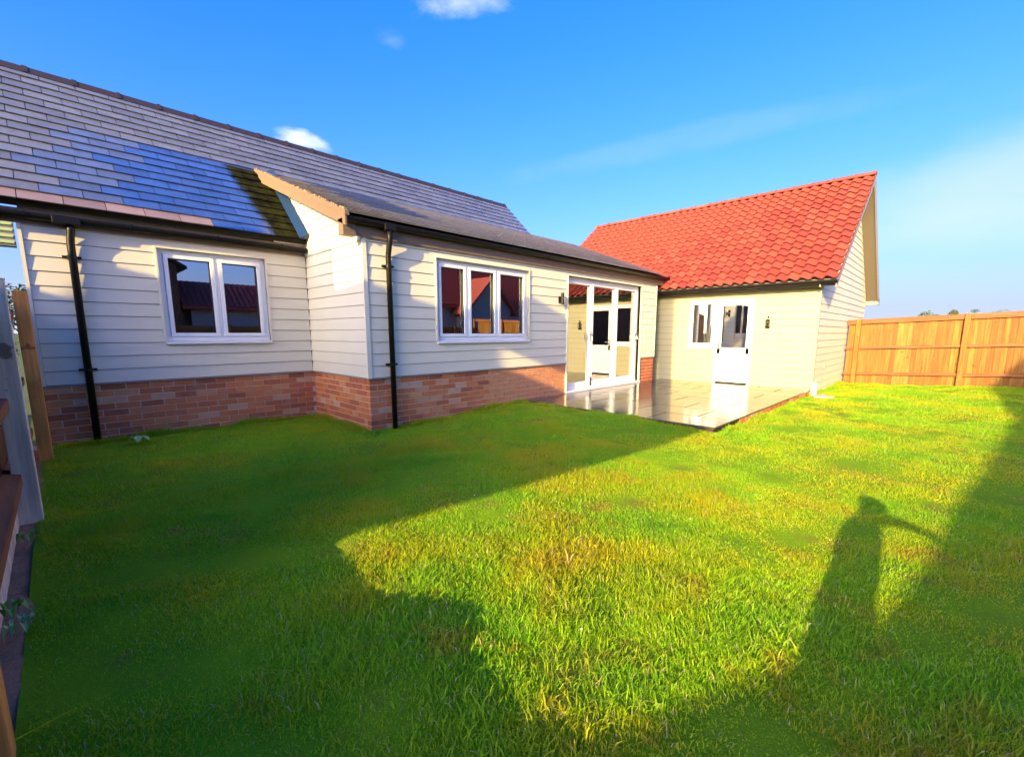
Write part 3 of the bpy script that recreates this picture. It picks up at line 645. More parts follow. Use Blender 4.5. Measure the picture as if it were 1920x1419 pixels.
# window + door
window(PG, GW, [], gar, rec=0.0, fr=0.05, sash=0.04, label='narrow white side window')
u0, u1, z0, z1 = GD; q = MB()
for r in [(u0, u1, z1-0.05, z1), (u0, u0+0.05, z0, z1-0.05), (u1-0.05, u1, z0, z1-0.05)]: pbox(q, PG, *r, -0.06, 0.03)
fr_ = q.build('door_frame', 'upvc', gar, bevel=0.004)
q = MB(); a, b = u0+0.053, u1-0.053
for r in [(a, b, z0+0.03, 0.12), (a, b, 0.62, 0.76), (a, b, z1-0.14, z1-0.053), (a, a+0.075, 0.12, z1-0.14), (b-0.075, b, 0.12, z1-0.14)]: pbox(q, PG, *r, -0.05, 0.012)
pbox(q, PG, a+0.075, b-0.075, 0.12, 0.62, -0.04, 0.002); d = q.build('door', 'upvc', gar, bevel=0.004)
q = MB(); pbox(q, PG, a+0.07, b-0.07, 0.755, z1-0.135, -0.02, -0.016); q.build('pane', 'glass', d)
q = MB(); pbox(q, PG, b-0.055, b-0.02, 0.72, 0.92, 0.012, 0.022); q.tube([PG(b-0.037, 0.84, 0.02), PG(b-0.037, 0.84, 0.06), PG(b-0.16, 0.84, 0.06)], 0.009, 8); q.build('handle', 'chrome', d)
for zh in (0.2, 0.85, 1.6):
    q = MB(); q.tube([PG(a-0.012, zh-0.04, 0.035), PG(a-0.012, zh+0.04, 0.035)], 0.010, 8); q.build('hinge', 'upvc', d)
q = MB(); q.box(XG+0.5, XG+0.56, 3.5, 3.56, 0, 2); q.box(12.5, 12.6, 2.2, 8.5, -0.1, 2.0); q.box(XG+0.3, 16.4, YG+0.3, 8.8, -0.12, -0.10); q.box(XG+0.24, 16.4, YG+0.24, 8.85, 2.0, 2.03); q.build('room_wall', 'room', gar)
q = MB(); pbox(q, PG, 2.80, 2.88, 1.19, 1.22, 0.0, 0.07); pbox(q, PG, 2.805, 2.875, 1.345, 1.365, 0.025, 0.10)
for (yy, oo) in ((2.81, 0.03), (2.87, 0.03), (2.81, 0.09), (2.87, 0.09)): q.tube([PG(yy, 1.22, oo), PG(yy, 1.35, oo)], 0.006, 6)
q.tube([PG(2.84, 1.36, 0.06), PG(2.84, 1.42, 0.06), PG(2.84, 1.44, 0.03), PG(2.84, 1.40, 0.01)], 0.012, 8); q.tube([PG(2.84, 1.22, 0.06), PG(2.84, 1.31, 0.06)], 0.02, 8); q.build('wall_lantern', 'black', gar)
q = MB(); q.box(11.52, 11.58, YG-0.05, YG-0.02, 0.33, 0.44); q.build('vent', 'barge_grey', gar)
# roof
YGO = 1.655; YGB = 9.25
q = MB(); th = 0.10
for sgn in (1, -1):
    e = XRG-sgn*(XRG-10.30); q.prism([(e, YGO+0.02, 2.13-0.03), (XRG, YGO+0.02, ZRG-0.03), (XRG, YGO+0.02, ZRG-0.03-th), (e, YGO+0.02, 2.13-0.03-th)], (0, YGB-YGO-0.04, 0))
groof = q.build('roof', 'under_roof', gar)
q = MB()
for sgn in (1, -1):
    e = XRG-sgn*(XRG-10.27); q.prism([(e, YGO-0.004, 2.13-0.01), (XRG, YGO-0.004, ZRG-0.008), (XRG, YGO-0.004, ZRG-0.17), (e, YGO-0.004, 2.13-0.19)], (0, 0.022, 0))
q.build('barge_board', 'barge_grey', gar)
q = MB(); q.box(16.74, 16.98, YGO, YG+0.1, 1.90, 2.06); q.build('box_end', 'barge_grey', gar)
q = MB(); q.box(10.325, 10.345, YGO+0.03, YGB-0.02, 1.975, 2.09); q.build('fascia', 'black', gar)
q = MB(); q.box(10.345, XG-0.0, YGO+0.03, YGB-0.02, 1.992, 2.004); q.build('soffit', 'soffit', gar)
gg = gutter(YGO-0.01, YGB, 10.268, 2.068, 0.062, gar, 'y'); brackets([2.2+0.9*i for i in range(5)], 10.268, 2.068, gg, 0.062, 'y')
q = MB(); gutter(YGO-0.01, YGB, 2*XRG-10.272, 2.05, 0.055, gar, 'y')
q = MB(); q.box(10.31, 10.36, YGO-0.002, YGO+0.028, 1.99, 2.09); q.build('gutter_stop', 'upvc', gar)
# pantiles
PW, PE = 0.205, 0.245; LG = math.hypot(XRG-10.24, ZRG-(2.13-0.06*TG)); prow = int(LG/PE); PEr = (LG-0.08)/prow
def pantile():
    q = MB(); n = 7; h = PEr+0.06; prof = []
    for k in range(n+1):
        t = k/n; prof.append((t*(PW+0.018), 0.030*math.sin(2*PI*t*0.94+0.35)+0.014))
    for k in range(n):
        (a, za), (b, zb) = prof[k], prof[k+1]
        q.quad((a, 0, za+0.044), (b, 0, zb+0.044), (b, h, zb-0.004), (a, h, za-0.004))
        q.quad((a, 0.004, za+0.030), (b, 0.004, zb+0.030), (b, 0, zb+0.044), (a, 0, za+0.044))
        q.quad((a, 0.004, za+0.030), (a, h, za-0.012), (b, h, zb-0.012), (b, 0.004, zb+0.030))
    return q
pm = pantile(); pme = bpy.data.meshes.new('pantile'); pme.from_pydata(pm.v, [], pm.f)
bm = bmesh.new(); bm.from_mesh(pme); bmesh.ops.remove_doubles(bm, verts=bm.verts, dist=1e-5); bmesh.ops.recalc_face_normals(bm, faces=bm.faces); bm.to_mesh(pme); bm.free(); pme.materials.append(MT['pantile'])
RG = Matrix(((0, math.cos(AG), -math.sin(AG), 0), (-1, 0, 0, 0), (0, math.sin(AG), math.cos(AG), 0), (0, 0, 0, 1)))
ncol = int((YGB-YGO)/PW)
tiles = []
for c in range(ncol):
    for r in range(prow):
        y = YGO + (c+1)*PW; s = r*PEr
        tiles.append((math.hypot(10.3+s*math.cos(AG), y), y, s))
tiles.sort(); R = MB()
for i, (d, y, s) in enumerate(tiles):
    mw = Matrix.Translation((10.24+s*math.cos(AG), y+random.uniform(-.003, .003), 2.13-0.06*TG+s*math.sin(AG)+random.uniform(0, .004))) @ RG @ Matrix.Rotation(random.uniform(-.012, .012), 4, 'Z')
    if i < 300: link('pantile', pme, groof, mw=mw)
    else:
        k = len(R.v); R.v += [tuple(mw @ v.co) for v in pme.vertices]; R.f += [tuple(k+j for j in p.vertices) for p in pme.polygons]
me = bpy.data.meshes.new('pantiles'); me.from_pydata(R.v, [], R.f); me.materials.append(MT['pantile']); link('pantiles', me, groof, kind='stuff')
for f in pme.polygons: f.use_smooth = False
y = YGO-0.01
while y < YGB-0.1:
    y1 = min(y+0.42, YGB); q = MB(); seg = 8
    for (a, b, rr) in ((y, y1-0.02, 0.105), (y1-0.05, y1, 0.118)):
        pts = [(XRG-math.cos(PI*k/seg)*rr, a, ZRG+0.005+math.sin(PI*k/seg)*rr*0.75) for k in range(seg+1)] + [(XRG+math.cos(PI*k/seg)*(rr-.02), a, ZRG-0.01+math.sin(PI*k/seg)*(rr-.02)*0.7) for k in range(seg+1)]
        q.prism(pts, (0, b-a, 0))
    q.build('ridge_tile', 'pantile', groof); y = y1
# white boxing and slab at the corner foot
t_ = thing('service_box', (XG-0.02, YG-0.04, -0.15), 'slim white service box at the foot of the annexe corner', 'service box')
q = MB(); q.box(XG-0.09, XG+0.02, YG-0.10, YG-0.03, -0.2, 0.10); q.build('casing', 'upvc', t_, bevel=0.006)
q = MB(); q.box(XG-0.075, XG+0.005, YG-0.108, YG-0.101, -0.12, 0.08); q.build('cover', 'cill', t_)
o = MB().box(XG-0.35, XG+0.22, YG-0.42, YG-0.12, -0.25, -0.135).build('concrete_pad', 'concrete', bevel=0.02); o['label'] = 'rough pale concrete pad in the grass below the white box'; o['category'] = 'concrete pad'

# ------------------------------------------------------------------ patio
q = MB(); q.box(5.47, XG, YG+0.01, Y3, -0.5, PZ-0.016); pat = q.build('patio', 'grout', kind='structure')
xs = np.arange(5.46, XG, 0.605); ys = np.arange(YG-0.005, Y3, 0.905)
for i, x in enumerate(xs):
    for y in np.arange(YG-0.005-(0.45 if i % 2 else 0), Y3, 0.905):
        y0 = max(y, YG-0.005); x1 = min(x+0.588, XG-0.002); y1 = min(y+0.888, Y3-0.002)
        if y1-y0 < 0.05 or x1-x < 0.05: continue
        zc = [PZ+random.uniform(-.0016, .0016) for _ in range(4)]
        MB().hexa([(x, y0, PZ-.02), (x1, y0, PZ-.02), (x1, y1, PZ-.02), (x, y1, PZ-.02), (x, y0, zc[0]), (x1, y0, zc[1]), (x1, y1, zc[1]+zc[3]-zc[0]), (x, y1, zc[3])]).build('slab', 'patio', pat)
x = 6.4
while x < XG-0.15:
    b = min(x+0.215, XG-0.12); MB().box(x, b, YG-0.0, YG+0.1, PZ-0.10, PZ-0.026).build('brick', 'brick', pat); x += 0.235
    
# ------------------------------------------------------------------ right fence
XF = 13.98
fz = lambda y: -0.155 - 0.045*(y-1.95)
fence = thing('board_fence', (XF, -1.5, -0.1), 'orange closeboard timber fence running right from the annexe, three rails and square posts', 'fence')
y = 1.90; i = 0; bz = MB()
ym = bpy.data.meshes
while y > -5.6:
    q = MB(); zb = fz(y)-0.03; zt_ = fz(y)+1.545
    q.hexa([(XF-0.004, y-0.103, zb), (XF-0.020, y, zb), (XF+0.006, y, zb), (XF+0.006, y-0.103, zb), (XF-0.004, y-0.103, zt_), (XF-0.020, y, zt_), (XF+0.006, y, zt_), (XF+0.006, y-0.103, zt_)])
    q.build('fence_board', 'board', fence); y -= 0.095
posts = [1.70, -0.19, -2.06, -3.93, -5.8]
for py in posts:
    q = MB(); q.box(XF-0.125, XF-0.03, py-0.048, py+0.048, fz(py)-0.2, fz(py)+1.57); q.build('post', 'post', fence, bevel=0.006)
py0 = 1.93
for py in posts:
    a, b = py0, py+0.05
    for (h0, h1, d) in ((0.20, 0.262, 0.055), (0.835, 0.897, 0.055), (1.445, 1.56, 0.05)):
        q = MB(); q.hexa([(XF-0.022-d, b, fz(b)+h0), (XF-0.022, b, fz(b)+h0), (XF-0.022, a, fz(a)+h0), (XF-0.022-d, a, fz(a)+h0), (XF-0.022-d, b, fz(b)+h1), (XF-0.022, b, fz(b)+h1), (XF-0.022, a, fz(a)+h1), (XF-0.022-d, a, fz(a)+h1)]); q.build('rail', 'rail', fence, bevel=0.003)
    py0 = py-0.05
# near (south) fence behind the camera's right, seen in the glass
fs = thing('rear_fence', (6, -5.7, -0.2), 'timber board fence along the back of the garden behind the photographer', 'fence')
q = MB(); q.box(-1.5, XF, -5.75, -5.72, -0.3, 1.35); q.build('panel', 'board', fs)
for k in range(8): MB().box(-1.4+k*2.0, -1.3+k*2.0, -5.72, -5.62, -0.3, 1.42).build('post', 'post', fs)
for zz in (0.0, 0.6, 1.2): MB().box(-1.5, XF, -5.715, -5.66, zz, zz+0.06).build('rail', 'rail', fs)

# ------------------------------------------------------------------ left fence (seen end on)
lf = thing('side_fence', (-0.25, 4.3, -0.15), 'timber side fence seen end on at the left, with one pale post', 'fence')
for (py, mat, zt_, wd) in ((6.30, 'orange_post', 1.475, 0.10), (4.27, 'pale_post', 1.42, 0.11), (1.84, 'orange_post', 0.24, 0.10)):
    x1 = -0.140 if py > 5 else (-0.185 if py > 3 else -0.215)
    MB().box(x1-wd, x1, py-wd/2, py+wd/2, -0.35, zt_).build('post', mat, lf, bevel=0.006)
for (a, b) in ((6.25, 4.33), (4.21, 2.22)):
    for h in (0.13, 0.62, 1.22):
        MB().hexa([(-0.33, b, h), (-0.25, b, h-0.01), (-0.25, a, h-0.01), (-0.33, a, h), (-0.33, b, h+0.075), (-0.25, b, h+0.055), (-0.25, a, h+0.055), (-0.33, a, h+0.075)]).build('rail', 'rail', lf)
y = 6.85
while y > 2.28:
    z0, z1 = -0.02, 1.42
    if 4.80 < y < 6.2: MB().box(-0.356, -0.336, y-0.10, y, z0, 0.50).build('fence_board', 'dark_wood', lf)
    else: MB().box(-0.356, -0.336, y-0.10, y, z0, z1).build('fence_board', 'dark_wood', lf)
    y -= 0.105
for (a, b) in ((6.85, 4.33), (4.21, 1.9)): MB().box(-0.33, -0.295, b, a, -0.24, -0.02).build('gravel_board', 'pale_post', lf)
MB().box(-0.31, -0.28, -0.7, 1.895, -0.24, 0.10).build('gravel_board', 'pale_post', lf)
prof_ = [(-0.7, .5), (-0.3, .45), (-0.07, .377), (0.21, .314), (0.6, .276), (0.84, .29), (0.92, .33), (1.06, .345), (1.31, .32), (1.43, .29), (1.74, .27), (2.55, .26)]  # unseen low boards, tops shaped to cast the near lawn's shade edge
y = -0.7
while y < 2.15:
    MB().box(-0.335-0.007*(int(round(y*10)) % 2), -0.315-0.007*(int(round(y*10)) % 2), y-0.004, y+0.103, -0.05, float(np.interp(y+0.05, [p[0] for p in prof_], [p[1] for p in prof_]))).build('fence_board', 'board', lf); y += 0.1  # added unseen boards, heights follow the shade edge

# ------------------------------------------------------------------ unseen shapes added to cast the shade (all behind the camera)
def mask(pts, x, depth, name, mat, label, cat):
    t = thing(name, (x, (pts[0][0]+K*x), -0.2), label, cat)
    P = [(x, a+K*x, b-SL*x) for a, b in pts]
    q = MB(); q.prism(P, (-depth, -depth*K, 0 if depth > 3 else depth*SL)); me = q.mesh(name)
    me.materials.append(MT[mat]); link('gable_wall', me, t); return t
GZ = lambda z, x: z+SL*x
mask([(0.547, GZ(-0.2, -7)), (0.547, 0.12), (-0.455, 0.57), (-0.903, 0.95), (-3.028, 2.79), (-4.051, 4.2), (-4.621, 5.05), (-5.422, 6.1), (-9.522, 2.0), (-9.522, GZ(-0.2, -7))], -7, 4, 'gable_shade_caster', 'brick', 'unseen neighbouring gable behind the photographer, outline shaped to cast the lawn shade', 'house')  # unseen gable, outline traced back from the shade on lawn and fence
mask([(2.284, GZ(-0.2, -7)), (2.284, 0.19), (1.887, 0.52), (1.172, 1.15), (0.633, 1.70), (1.977, 1.73), (3.277, 1.76), (3.468, 2.08), (3.919, 2.12), (3.919, 2.42), (3.431, 2.42), (3.354, 3.45), (3.780, 3.50), (3.987, 3.0), (4.248, 2.62), (4.501, 2.56), (5.304, 2.50), (5.324, 3.1), (6.305, 3.1), (6.421, 2.6), (6.620, 2.05), (6.763, 2.0), (6.845, 1.5), (9.500, 1.5), (9.500, GZ(-0.2, -7))], -7, 0.4, 'stepped_shade_screen', 'render', 'unseen stepped screen added beyond the side fence, outline shaped to cast shade', 'shadow caster')  # thin unseen screen, outline cut to place shade edges on walls and lawn
px = -6.0
o = MB().tube([(px, 2.461+K*px, -0.3), (px, 2.461+K*px, 5.2-SL*px)], [0.21, 0.19], 14).build('shade_pole', 'dark_wood'); o['label'] = 'unseen pole added beyond the side fence to shade the annexe wall'; o['category'] = 'added shade pole'  # unseen pole added for the shade strip on the annexe front

# red-roofed house to the south: what the windows mirror
sh = thing('red_roofed_house', (8, -8, -0.2), 'house with low red tiled roof beyond the rear fence, mirrored in the windows', 'house')
def tiled(x0, x1, ye, ze, yrr, zrr, zw):
    MB().box(x0+0.3, x1-0.3, ye-(ye-yrr)*2+0.3, ye-0.3, -0.3, zw).build('wall', 'render', sh)
    q = MB(); q.prism([(x0, ye, ze-0.03), (x0, yrr, zrr-0.03), (x0, 2*yrr-ye, ze-0.03), (x0, 2*yrr-ye, ze-0.15), (x0, ye, ze-0.15)], (x1-x0, 0, 0)); ro = q.build('roof', 'pantile', sh)
    A = math.atan2(zrr-ze, ye-yrr); L = math.hypot(zrr-ze, ye-yrr); R = MB(); s = 0.0
    while s < L-0.1:
        yy, zz = ye-s*math.cos(A), ze+s*math.sin(A); c, d = math.cos(A)*0.24, math.sin(A)*0.24; x = x0
        while x < x1-0.1:
            R.hexa([(x, yy, zz), (x+0.10, yy, zz+0.02), (x+0.10, yy-c, zz+d+0.0), (x, yy-c, zz+d-0.02), (x, yy, zz+0.03), (x+0.10, yy, zz+0.055), (x+0.10, yy-c, zz+d+0.03), (x, yy-c, zz+d+0.01)]); x += 0.2
        s += 0.24
    R.build('roof_tiles', 'pantile', ro, kind='stuff')
tiled(8.5, 26.0, -7.6, 2.5, -10.0, 4.7, 2.45)
tiled(3.5, 8.3, -7.2, 2.15, -8.6, 3.2, 2.1)
q = MB(); q.prism([(14.4, -6.9, -0.3), (17.4, -6.9, -0.3), (17.4, -6.9, 2.3), (15.9, -6.9, 3.7), (14.4, -6.9, 2.3)], (0, -1.2, 0)); q.build('porch_wall', 'render', sh)
q = MB(); q.prism([(14.1, -6.6, 2.15), (15.9, -6.6, 3.95), (17.7, -6.6, 2.15), (17.7, -6.6, 2.0), (15.9, -6.6, 3.80), (14.1, -6.6, 2.0)], (0, -2.5, 0)); q.build('porch_roof', 'pantile', sh)
ds = thing('dark_backdrop', (1.2, -7.2, -0.2), 'unseen dark gabled block added beyond the rear fence to darken the left window', 'shadow caster')  # unseen block added to keep bright sky out of the left window's reflection
q = MB(); q.prism([(-1.6, -7.0, -0.3), (3.4, -7.0, -0.3), (3.4, -7.0, 3.6), (0.9, -7.0, 5.0), (-1.6, -7.0, 3.6)], (0, -3, 0)); q.build('wall', 'dark_wood', ds)
q = MB(); q.prism([(-1.9, -6.8, 3.45), (0.9, -6.8, 5.05), (3.7, -6.8, 3.45), (3.7, -6.8, 3.55), (0.9, -6.8, 5.17), (-1.9, -6.8, 3.55)], (0, -3.4, 0)); q.build('roof', 'ridge', ds)

# ------------------------------------------------------------------ photographer (only the shadow shows)
px = -0.85
def mp(yp, zp, dx=0): return (px+dx, yp+K*(px+dx), zp-SL*(px+dx))
def skin(name, verts, edges, radii, mat, parent=None, **kw):
    me = bpy.data.meshes.new(name); me.from_pydata(verts, edges, []); o = bpy.data.objects.new(name, me); COL.objects.link(o)
    s = o.modifiers.new('skin', 'SKIN'); s.use_smooth_shade = True
    for v, r in zip(me.skin_vertices[0].data, radii): v.radius = (r[0], r[1]) if isinstance(r, tuple) else (r, r)
    me.skin_vertices[0].data[0].use_root = True
    o.modifiers.new('sub', 'SUBSURF').levels = 1; o.modifiers['sub'].render_levels = 2
    me.materials.append(MT[mat])
    if parent: o.parent = parent; o.matrix_parent_inverse = WM[parent.name].inverted()
    WM[o.name] = Matrix.Identity(4)
    for k, v in kw.items(): o[k] = v
    return o
fz_ = GZ(-0.12, px)
V = [mp(-0.32, 0.50), mp(-0.39, 0.64), mp(-0.47, 0.78), mp(-0.56, 0.93), mp(-0.64, 1.02), mp(-0.69, 1.08), mp(-0.74, 1.17),
     mp(-0.70, 1.03, 0.05), mp(-0.82, 1.035, 0.14), mp(-0.93, 1.0, 0.24), mp(-0.95, 0.99, 0.29),
     mp(-0.52, 0.93, 0.05), mp(-0.45, 0.78, 0.10), mp(-0.47, 0.68, 0.18), mp(-0.49, 0.70, 0.24),
     mp(-0.20, 0.34), mp(-0.08, 0.05), mp(-0.04, fz_+0.05), mp(-0.10, fz_+0.02, 0.14),
     mp(-0.32, 0.34), mp(-0.30, 0.05), mp(-0.30, fz_+0.05), mp(-0.30, fz_+0.02, 0.14)]
E_ = [(0, 1), (1, 2), (2, 3), (3, 4), (4, 5), (5, 6), (3, 7), (7, 8), (8, 9), (9, 10), (3, 11), (11, 12), (12, 13), (13, 14), (0, 15), (15, 16), (16, 17), (17, 18), (0, 19), (19, 20), (20, 21), (21, 22)]
Rr = [(.14, .12), (.12, .10), (.125, .10), (.12, .09), .05, (.075, .085), (.085, .09), .042, .032, .026, .028, .042, .034, .028, .028, .095, .075, .045, .04, .09, .07, .045, .04]
per = skin('person', V, E_, Rr, 'dark_cloth'); per['label'] = 'photographer in dark clothes leaning sideways with one arm held out, behind the camera'; per['category'] = 'person'

# ------------------------------------------------------------------ trees beyond the fences
def tree(name, c, r, h, n, label, cat='tree', leaf=0.09, trunk=True):
    t = thing(name, (c[0], c[1], -0.4), label, cat)
    if trunk: MB().tube([(c[0], c[1], -0.45), (c[0]+0.1, c[1], c[2]-h*0.3), (c[0], c[1]+0.1, c[2])], [0.16, 0.11, 0.04], 8).build('trunk', 'dark_wood', t)
    q = MB()
    cl = [(Vector((random.gauss(0, .45)*r, random.gauss(0, .45)*r, random.uniform(-.45, .45)*h)), random.uniform(.25, .5)) for _ in range(14)]
    for _ in range(n):
        k, s = random.choice(cl); d = Vector((random.gauss(0, 1), random.gauss(0, 1), random.gauss(0, 1))).normalized()*s*r*random.uniform(.5, 1)
        p = Vector(c)+k+Vector((d.x, d.y, d.z*h/r*0.6))
        a = Vector((random.gauss(0, 1), random.gauss(0, 1), random.gauss(0, 1))).normalized()*leaf; b = a.orthogonal().normalized()*leaf*0.6
        q.tri(tuple(p-a), tuple(p+b), tuple(p+a))
    me = bpy.data.meshes.new('crown'); me.from_pydata(q.v, [], q.f); me.materials.append(MT['bush']); link('crown', me, t)
tree('round_tree', (40, 0.70, 1.75), 0.95, 1.5, 2600, 'low rounded olive-green tree top showing above the fence on the right')
tree('distant_tree', (75, -3.2, 3.0), 1.6, 1.5, 1500, 'faint far tree top above the fence near the right edge')
tree('leafy_bush', (-0.75, 12.2, 1.15), 0.5, 1.5, 2600, 'yellow-green bush beyond the side fence, left of the house corner', 'bush', 0.05)
hb = thing('garden_building', (-1.5, 13.5, -0.2), 'pale slatted garden canopy seen past the left end of the house', 'building')
MB().box(-6.5, -0.36, 14.0, 14.3, 2.85, 3.5).build('wall', 'render', hb)
for k in range(5): MB().box(-6.5, -0.38, 13.96, 13.99, 2.90+k*0.12, 2.95+k*0.12).build('slat', 'leaf_pale', hb)
for xx in (-3.5, -6.4): MB().box(xx, xx+0.1, 14.1, 14.2, -0.4, 2.85).build('post', 'render', hb)

# ------------------------------------------------------------------ weeds
def weed(x, y, z, n, size, mat, label, cat='weed'):
    t = thing('leafy_weed', (x, y, z), label, cat)
    for i in range(n):
        a = 2*PI*i/n+random.uniform(-.4, .4); L = size*random.uniform(.7, 1.1); q = MB()
        d = Vector((math.cos(a), math.sin(a), 0)); s = Vector((-d.y, d.x, 0)); base = Vector((x, y, z))+d*0.02
        zc = lambda t: Vector((0, 0, 0.05+0.05*math.sin(t*PI)))
        pr = [(0, .05), (.3, .30), (.6, .38), (.85, .22), (1.0, .02)]
        for (t0, w0), (t1, w1) in zip(pr, pr[1:]):
            for sg in (-1, 1):
                q.quad(tuple(base+d*L*t0+zc(t0)), tuple(base+d*L*t1+zc(t1)), tuple(base+d*L*t1+s*sg*w1*L+zc(t1)+Vector((0, 0, .012))), tuple(base+d*L*t0+s*sg*w0*L+zc(t0)+Vector((0, 0, .012))))
        q.build('leaf', mat, t)
weed(0.53, 6.37, -0.16, 6, 0.075, 'leaf_pale', 'pale broad-leaved weed in the grass beside the left downpipe')
weed(-0.262, 2.76, -0.16, 6, 0.04, 'leaf', 'small bright weed in the bare soil by the side fence, nearest the fence')
weed(-0.225, 2.57, -0.16, 7, 0.038, 'leaf_pale', 'pale leafy weed where the soil strip meets the lawn edge')
weed(-0.235, 3.72, -0.16, 5, 0.035, 'leaf', 'tiny yellowish weed in the soil just in front of the pale post')

# ------------------------------------------------------------------ grass
def blades(n, xr, yr, hmin, hmax, w, seed, tri=False, dens=None):
    g = np.random.default_rng(seed)
    x = g.uniform(*xr, n); y = g.uniform(*yr, n)
    ok = (x > -0.20+0.03*np.sin(y*9)) & ~((y > Y1-0.02) & (x < X2+.1)) & ~((y > Y3-0.015) & (x > X2-0.015)) & ~((x > 5.48) & (y > YG-0.01)) & ~((x > XG) & (y > YG-0.02)) & (x < XF-0.02)
    # clumping
    cn = np.sin(x*3.1+1.7*np.sin(y*2.3))*np.sin(y*3.7+1.3*np.sin(x*1.9)) + 0.6*np.sin(x*9.1+y*4.3)*np.sin(y*8.3-x*3.1)
    bare = np.sin(x*2.3+2.1*np.sin(y*1.7+.5))*np.sin(y*2.9+1.9*np.sin(x*1.3)) + 0.5*np.sin(x*7.7-y*5.1)*np.sin(y*6.3+x*4.7)
    ok &= g.uniform(0, 1, n) < (0.74+0.26*cn)*np.where(bare > 0.95, 0.35, 1.0)
    if dens is not None: ok &= g.uniform(0, 1, n) < dens(x, y)
    x, y, cn = x[ok], y[ok], cn[ok]; n = len(x); z = lawn_z(x, y)-0.006
    near = np.exp(-((x-1.9)**2+(y-0.9)**2)/1.6)
    h = g.uniform(hmin, hmax, n)*(0.72+0.42*cn)*(1+0.45*near); h *= np.where(g.uniform(0, 1, n) > 0.97, 1.6, 1)
    th = g.uniform(0, 2*np.pi, n); lean = g.uniform(0.1, 1.3, n)*h; la = g.uniform(0, 2*np.pi, n)
    dx, dy = np.cos(th)*w*0.5, np.sin(th)*w*0.5; lx, ly = np.cos(la)*lean, np.sin(la)*lean
    if tri:
        v = np.stack([np.stack([x-dx, y-dy, z], 1), np.stack([x+dx, y+dy, z], 1), np.stack([x+lx, y+ly, z+h], 1)], 1).reshape(-1, 3)
        base = np.arange(n)*3; loops = (base[:, None]+np.array([0, 1, 2])).ravel(); ls = np.arange(n)*3; lt = np.full(n, 3); nv = 3; nf = 1
    else:
        mx, my, mz = x+lx*0.35, y+ly*0.35, z+h*0.6
        v = np.stack([np.stack([x-dx, y-dy, z], 1), np.stack([x+dx, y+dy, z], 1), np.stack([mx+dx*.8, my+dy*.8, mz], 1), np.stack([mx-dx*.8, my-dy*.8, mz], 1), np.stack([x+lx, y+ly, z+h*(1-0.25*lean/h)], 1)], 1).reshape(-1, 3)
        base = np.arange(n)*5; loops = (base[:, None]+np.array([0, 1, 2, 3, 3, 2, 4])).ravel()
        ls = (np.arange(n)[:, None]*7+np.array([0, 4])).ravel(); lt = np.tile([4, 3], n); nv = 5; nf = 2
    tone = np.repeat(np.clip(g.normal(0.45, 0.28, n), 0, 1), nv)
    return v, loops, ls, lt, tone
def grass_obj(parts):
    V, Lp, Ls, Lt, Tn = [], [], [], [], []; vo = lo = 0
    for v, l, s, t, tn in parts:
        V.append(v); Lp.append(l+vo); Ls.append(s+lo); Lt.append(t); Tn.append(tn); vo += len(v); lo += len(l)
    V, Lp, Ls, Lt, Tn = map(np.concatenate, (V, Lp, Ls, Lt, Tn))
    me = bpy.data.meshes.new('grass'); me.vertices.add(len(V)); me.vertices.foreach_set('co', V.ravel().astype(np.float32))
    me.loops.add(len(Lp)); me.loops.foreach_set('vertex_index', Lp.astype(np.int32)); me.polygons.add(len(Ls)); me.polygons.foreach_set('loop_start', Ls.astype(np.int32))
    me.update(calc_edges=True)
    a = me.attributes.new('tone', 'FLOAT', 'POINT'); a.data.foreach_set('value', Tn.astype(np.float32))
    me.materials.append(MT['grass']); return link('grass', me, kind='stuff')
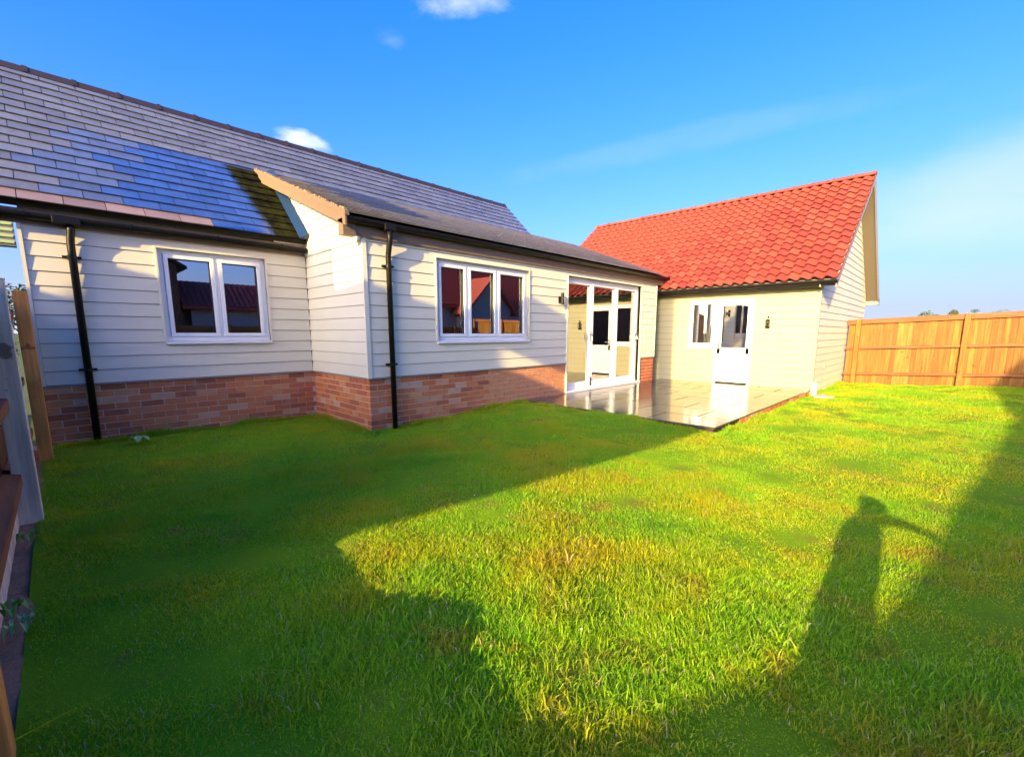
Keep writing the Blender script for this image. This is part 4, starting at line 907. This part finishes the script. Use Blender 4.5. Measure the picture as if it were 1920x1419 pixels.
go = grass_obj([
    blades(330000, (-0.2, 4.2), (0.0, 4.2), 0.015, 0.037, 0.0034, 1),
    blades(50000, (0.3, 3.6), (-0.2, 2.6), 0.018, 0.048, 0.0044, 2),
    blades(3000, (0.4, 2.4), (0.0, 1.8), 0.03, 0.06, 0.006, 12),
    blades(9000, (-0.1, 2.68), (6.75, 6.88), 0.03, 0.10, 0.006, 21), blades(6000, (2.56, 2.69), (5.1, 6.88), 0.03, 0.10, 0.006, 22), blades(9000, (2.6, 5.6), (5.03, 5.165), 0.03, 0.09, 0.006, 23), blades(5000, (5.36, 5.47), (1.9, 5.1), 0.03, 0.07, 0.006, 24), blades(6000, (5.4, 10.6), (1.86, 1.96), 0.03, 0.08, 0.008, 25), blades(5000, (10.6, 13.9), (1.84, 1.95), 0.03, 0.08, 0.010, 26),
    blades(150000, (-0.2, 5.5), (3.4, 6.9), 0.016, 0.038, 0.0055, 3, True),
    blades(210000, (3.6, 8.5), (-3.0, 3.8), 0.016, 0.038, 0.006, 4, True),
    blades(110000, (8.0, 13.98), (-3.4, 2.0), 0.022, 0.045, 0.011, 5, True),
    blades(60000, (4.2, 13.98), (-5.6, -1.5), 0.020, 0.045, 0.010, 6, True),
    blades(110000, (-0.2, 4.2), (-1.4, 0.0), 0.015, 0.037, 0.0034, 7), blades(30000, (-0.2, 6), (-5, -1.4), 0.02, 0.045, 0.008, 8, True),
])
# pale bits scattered in the lawn
q = MB(); pts = [(2.0, 2.37), (2.75, 1.1), (1.35, 0.95), (3.1, 0.62), (4.9, 1.3), (7.2, 0.35), (9.2, 0.6), (10.9, 0.5), (11.6, 0.2)]
for (x, y) in pts:
    z = float(lawn_z(x, y))+0.045
    for k in range(5):
        a = random.uniform(0, 6.28); r = random.uniform(.004, .010); q.tri((x+r*math.cos(a), y+r*math.sin(a), z), (x+r*math.cos(a+1), y+r*math.sin(a+1), z+.006), (x+r*.2*math.cos(a+3), y+r*.2*math.sin(a+3), z+.004))
me = bpy.data.meshes.new('fallen_petals'); me.from_pydata(q.v, [], q.f); me.materials.append(MT['white_bit']); link('fallen_petals', me, kind='stuff')
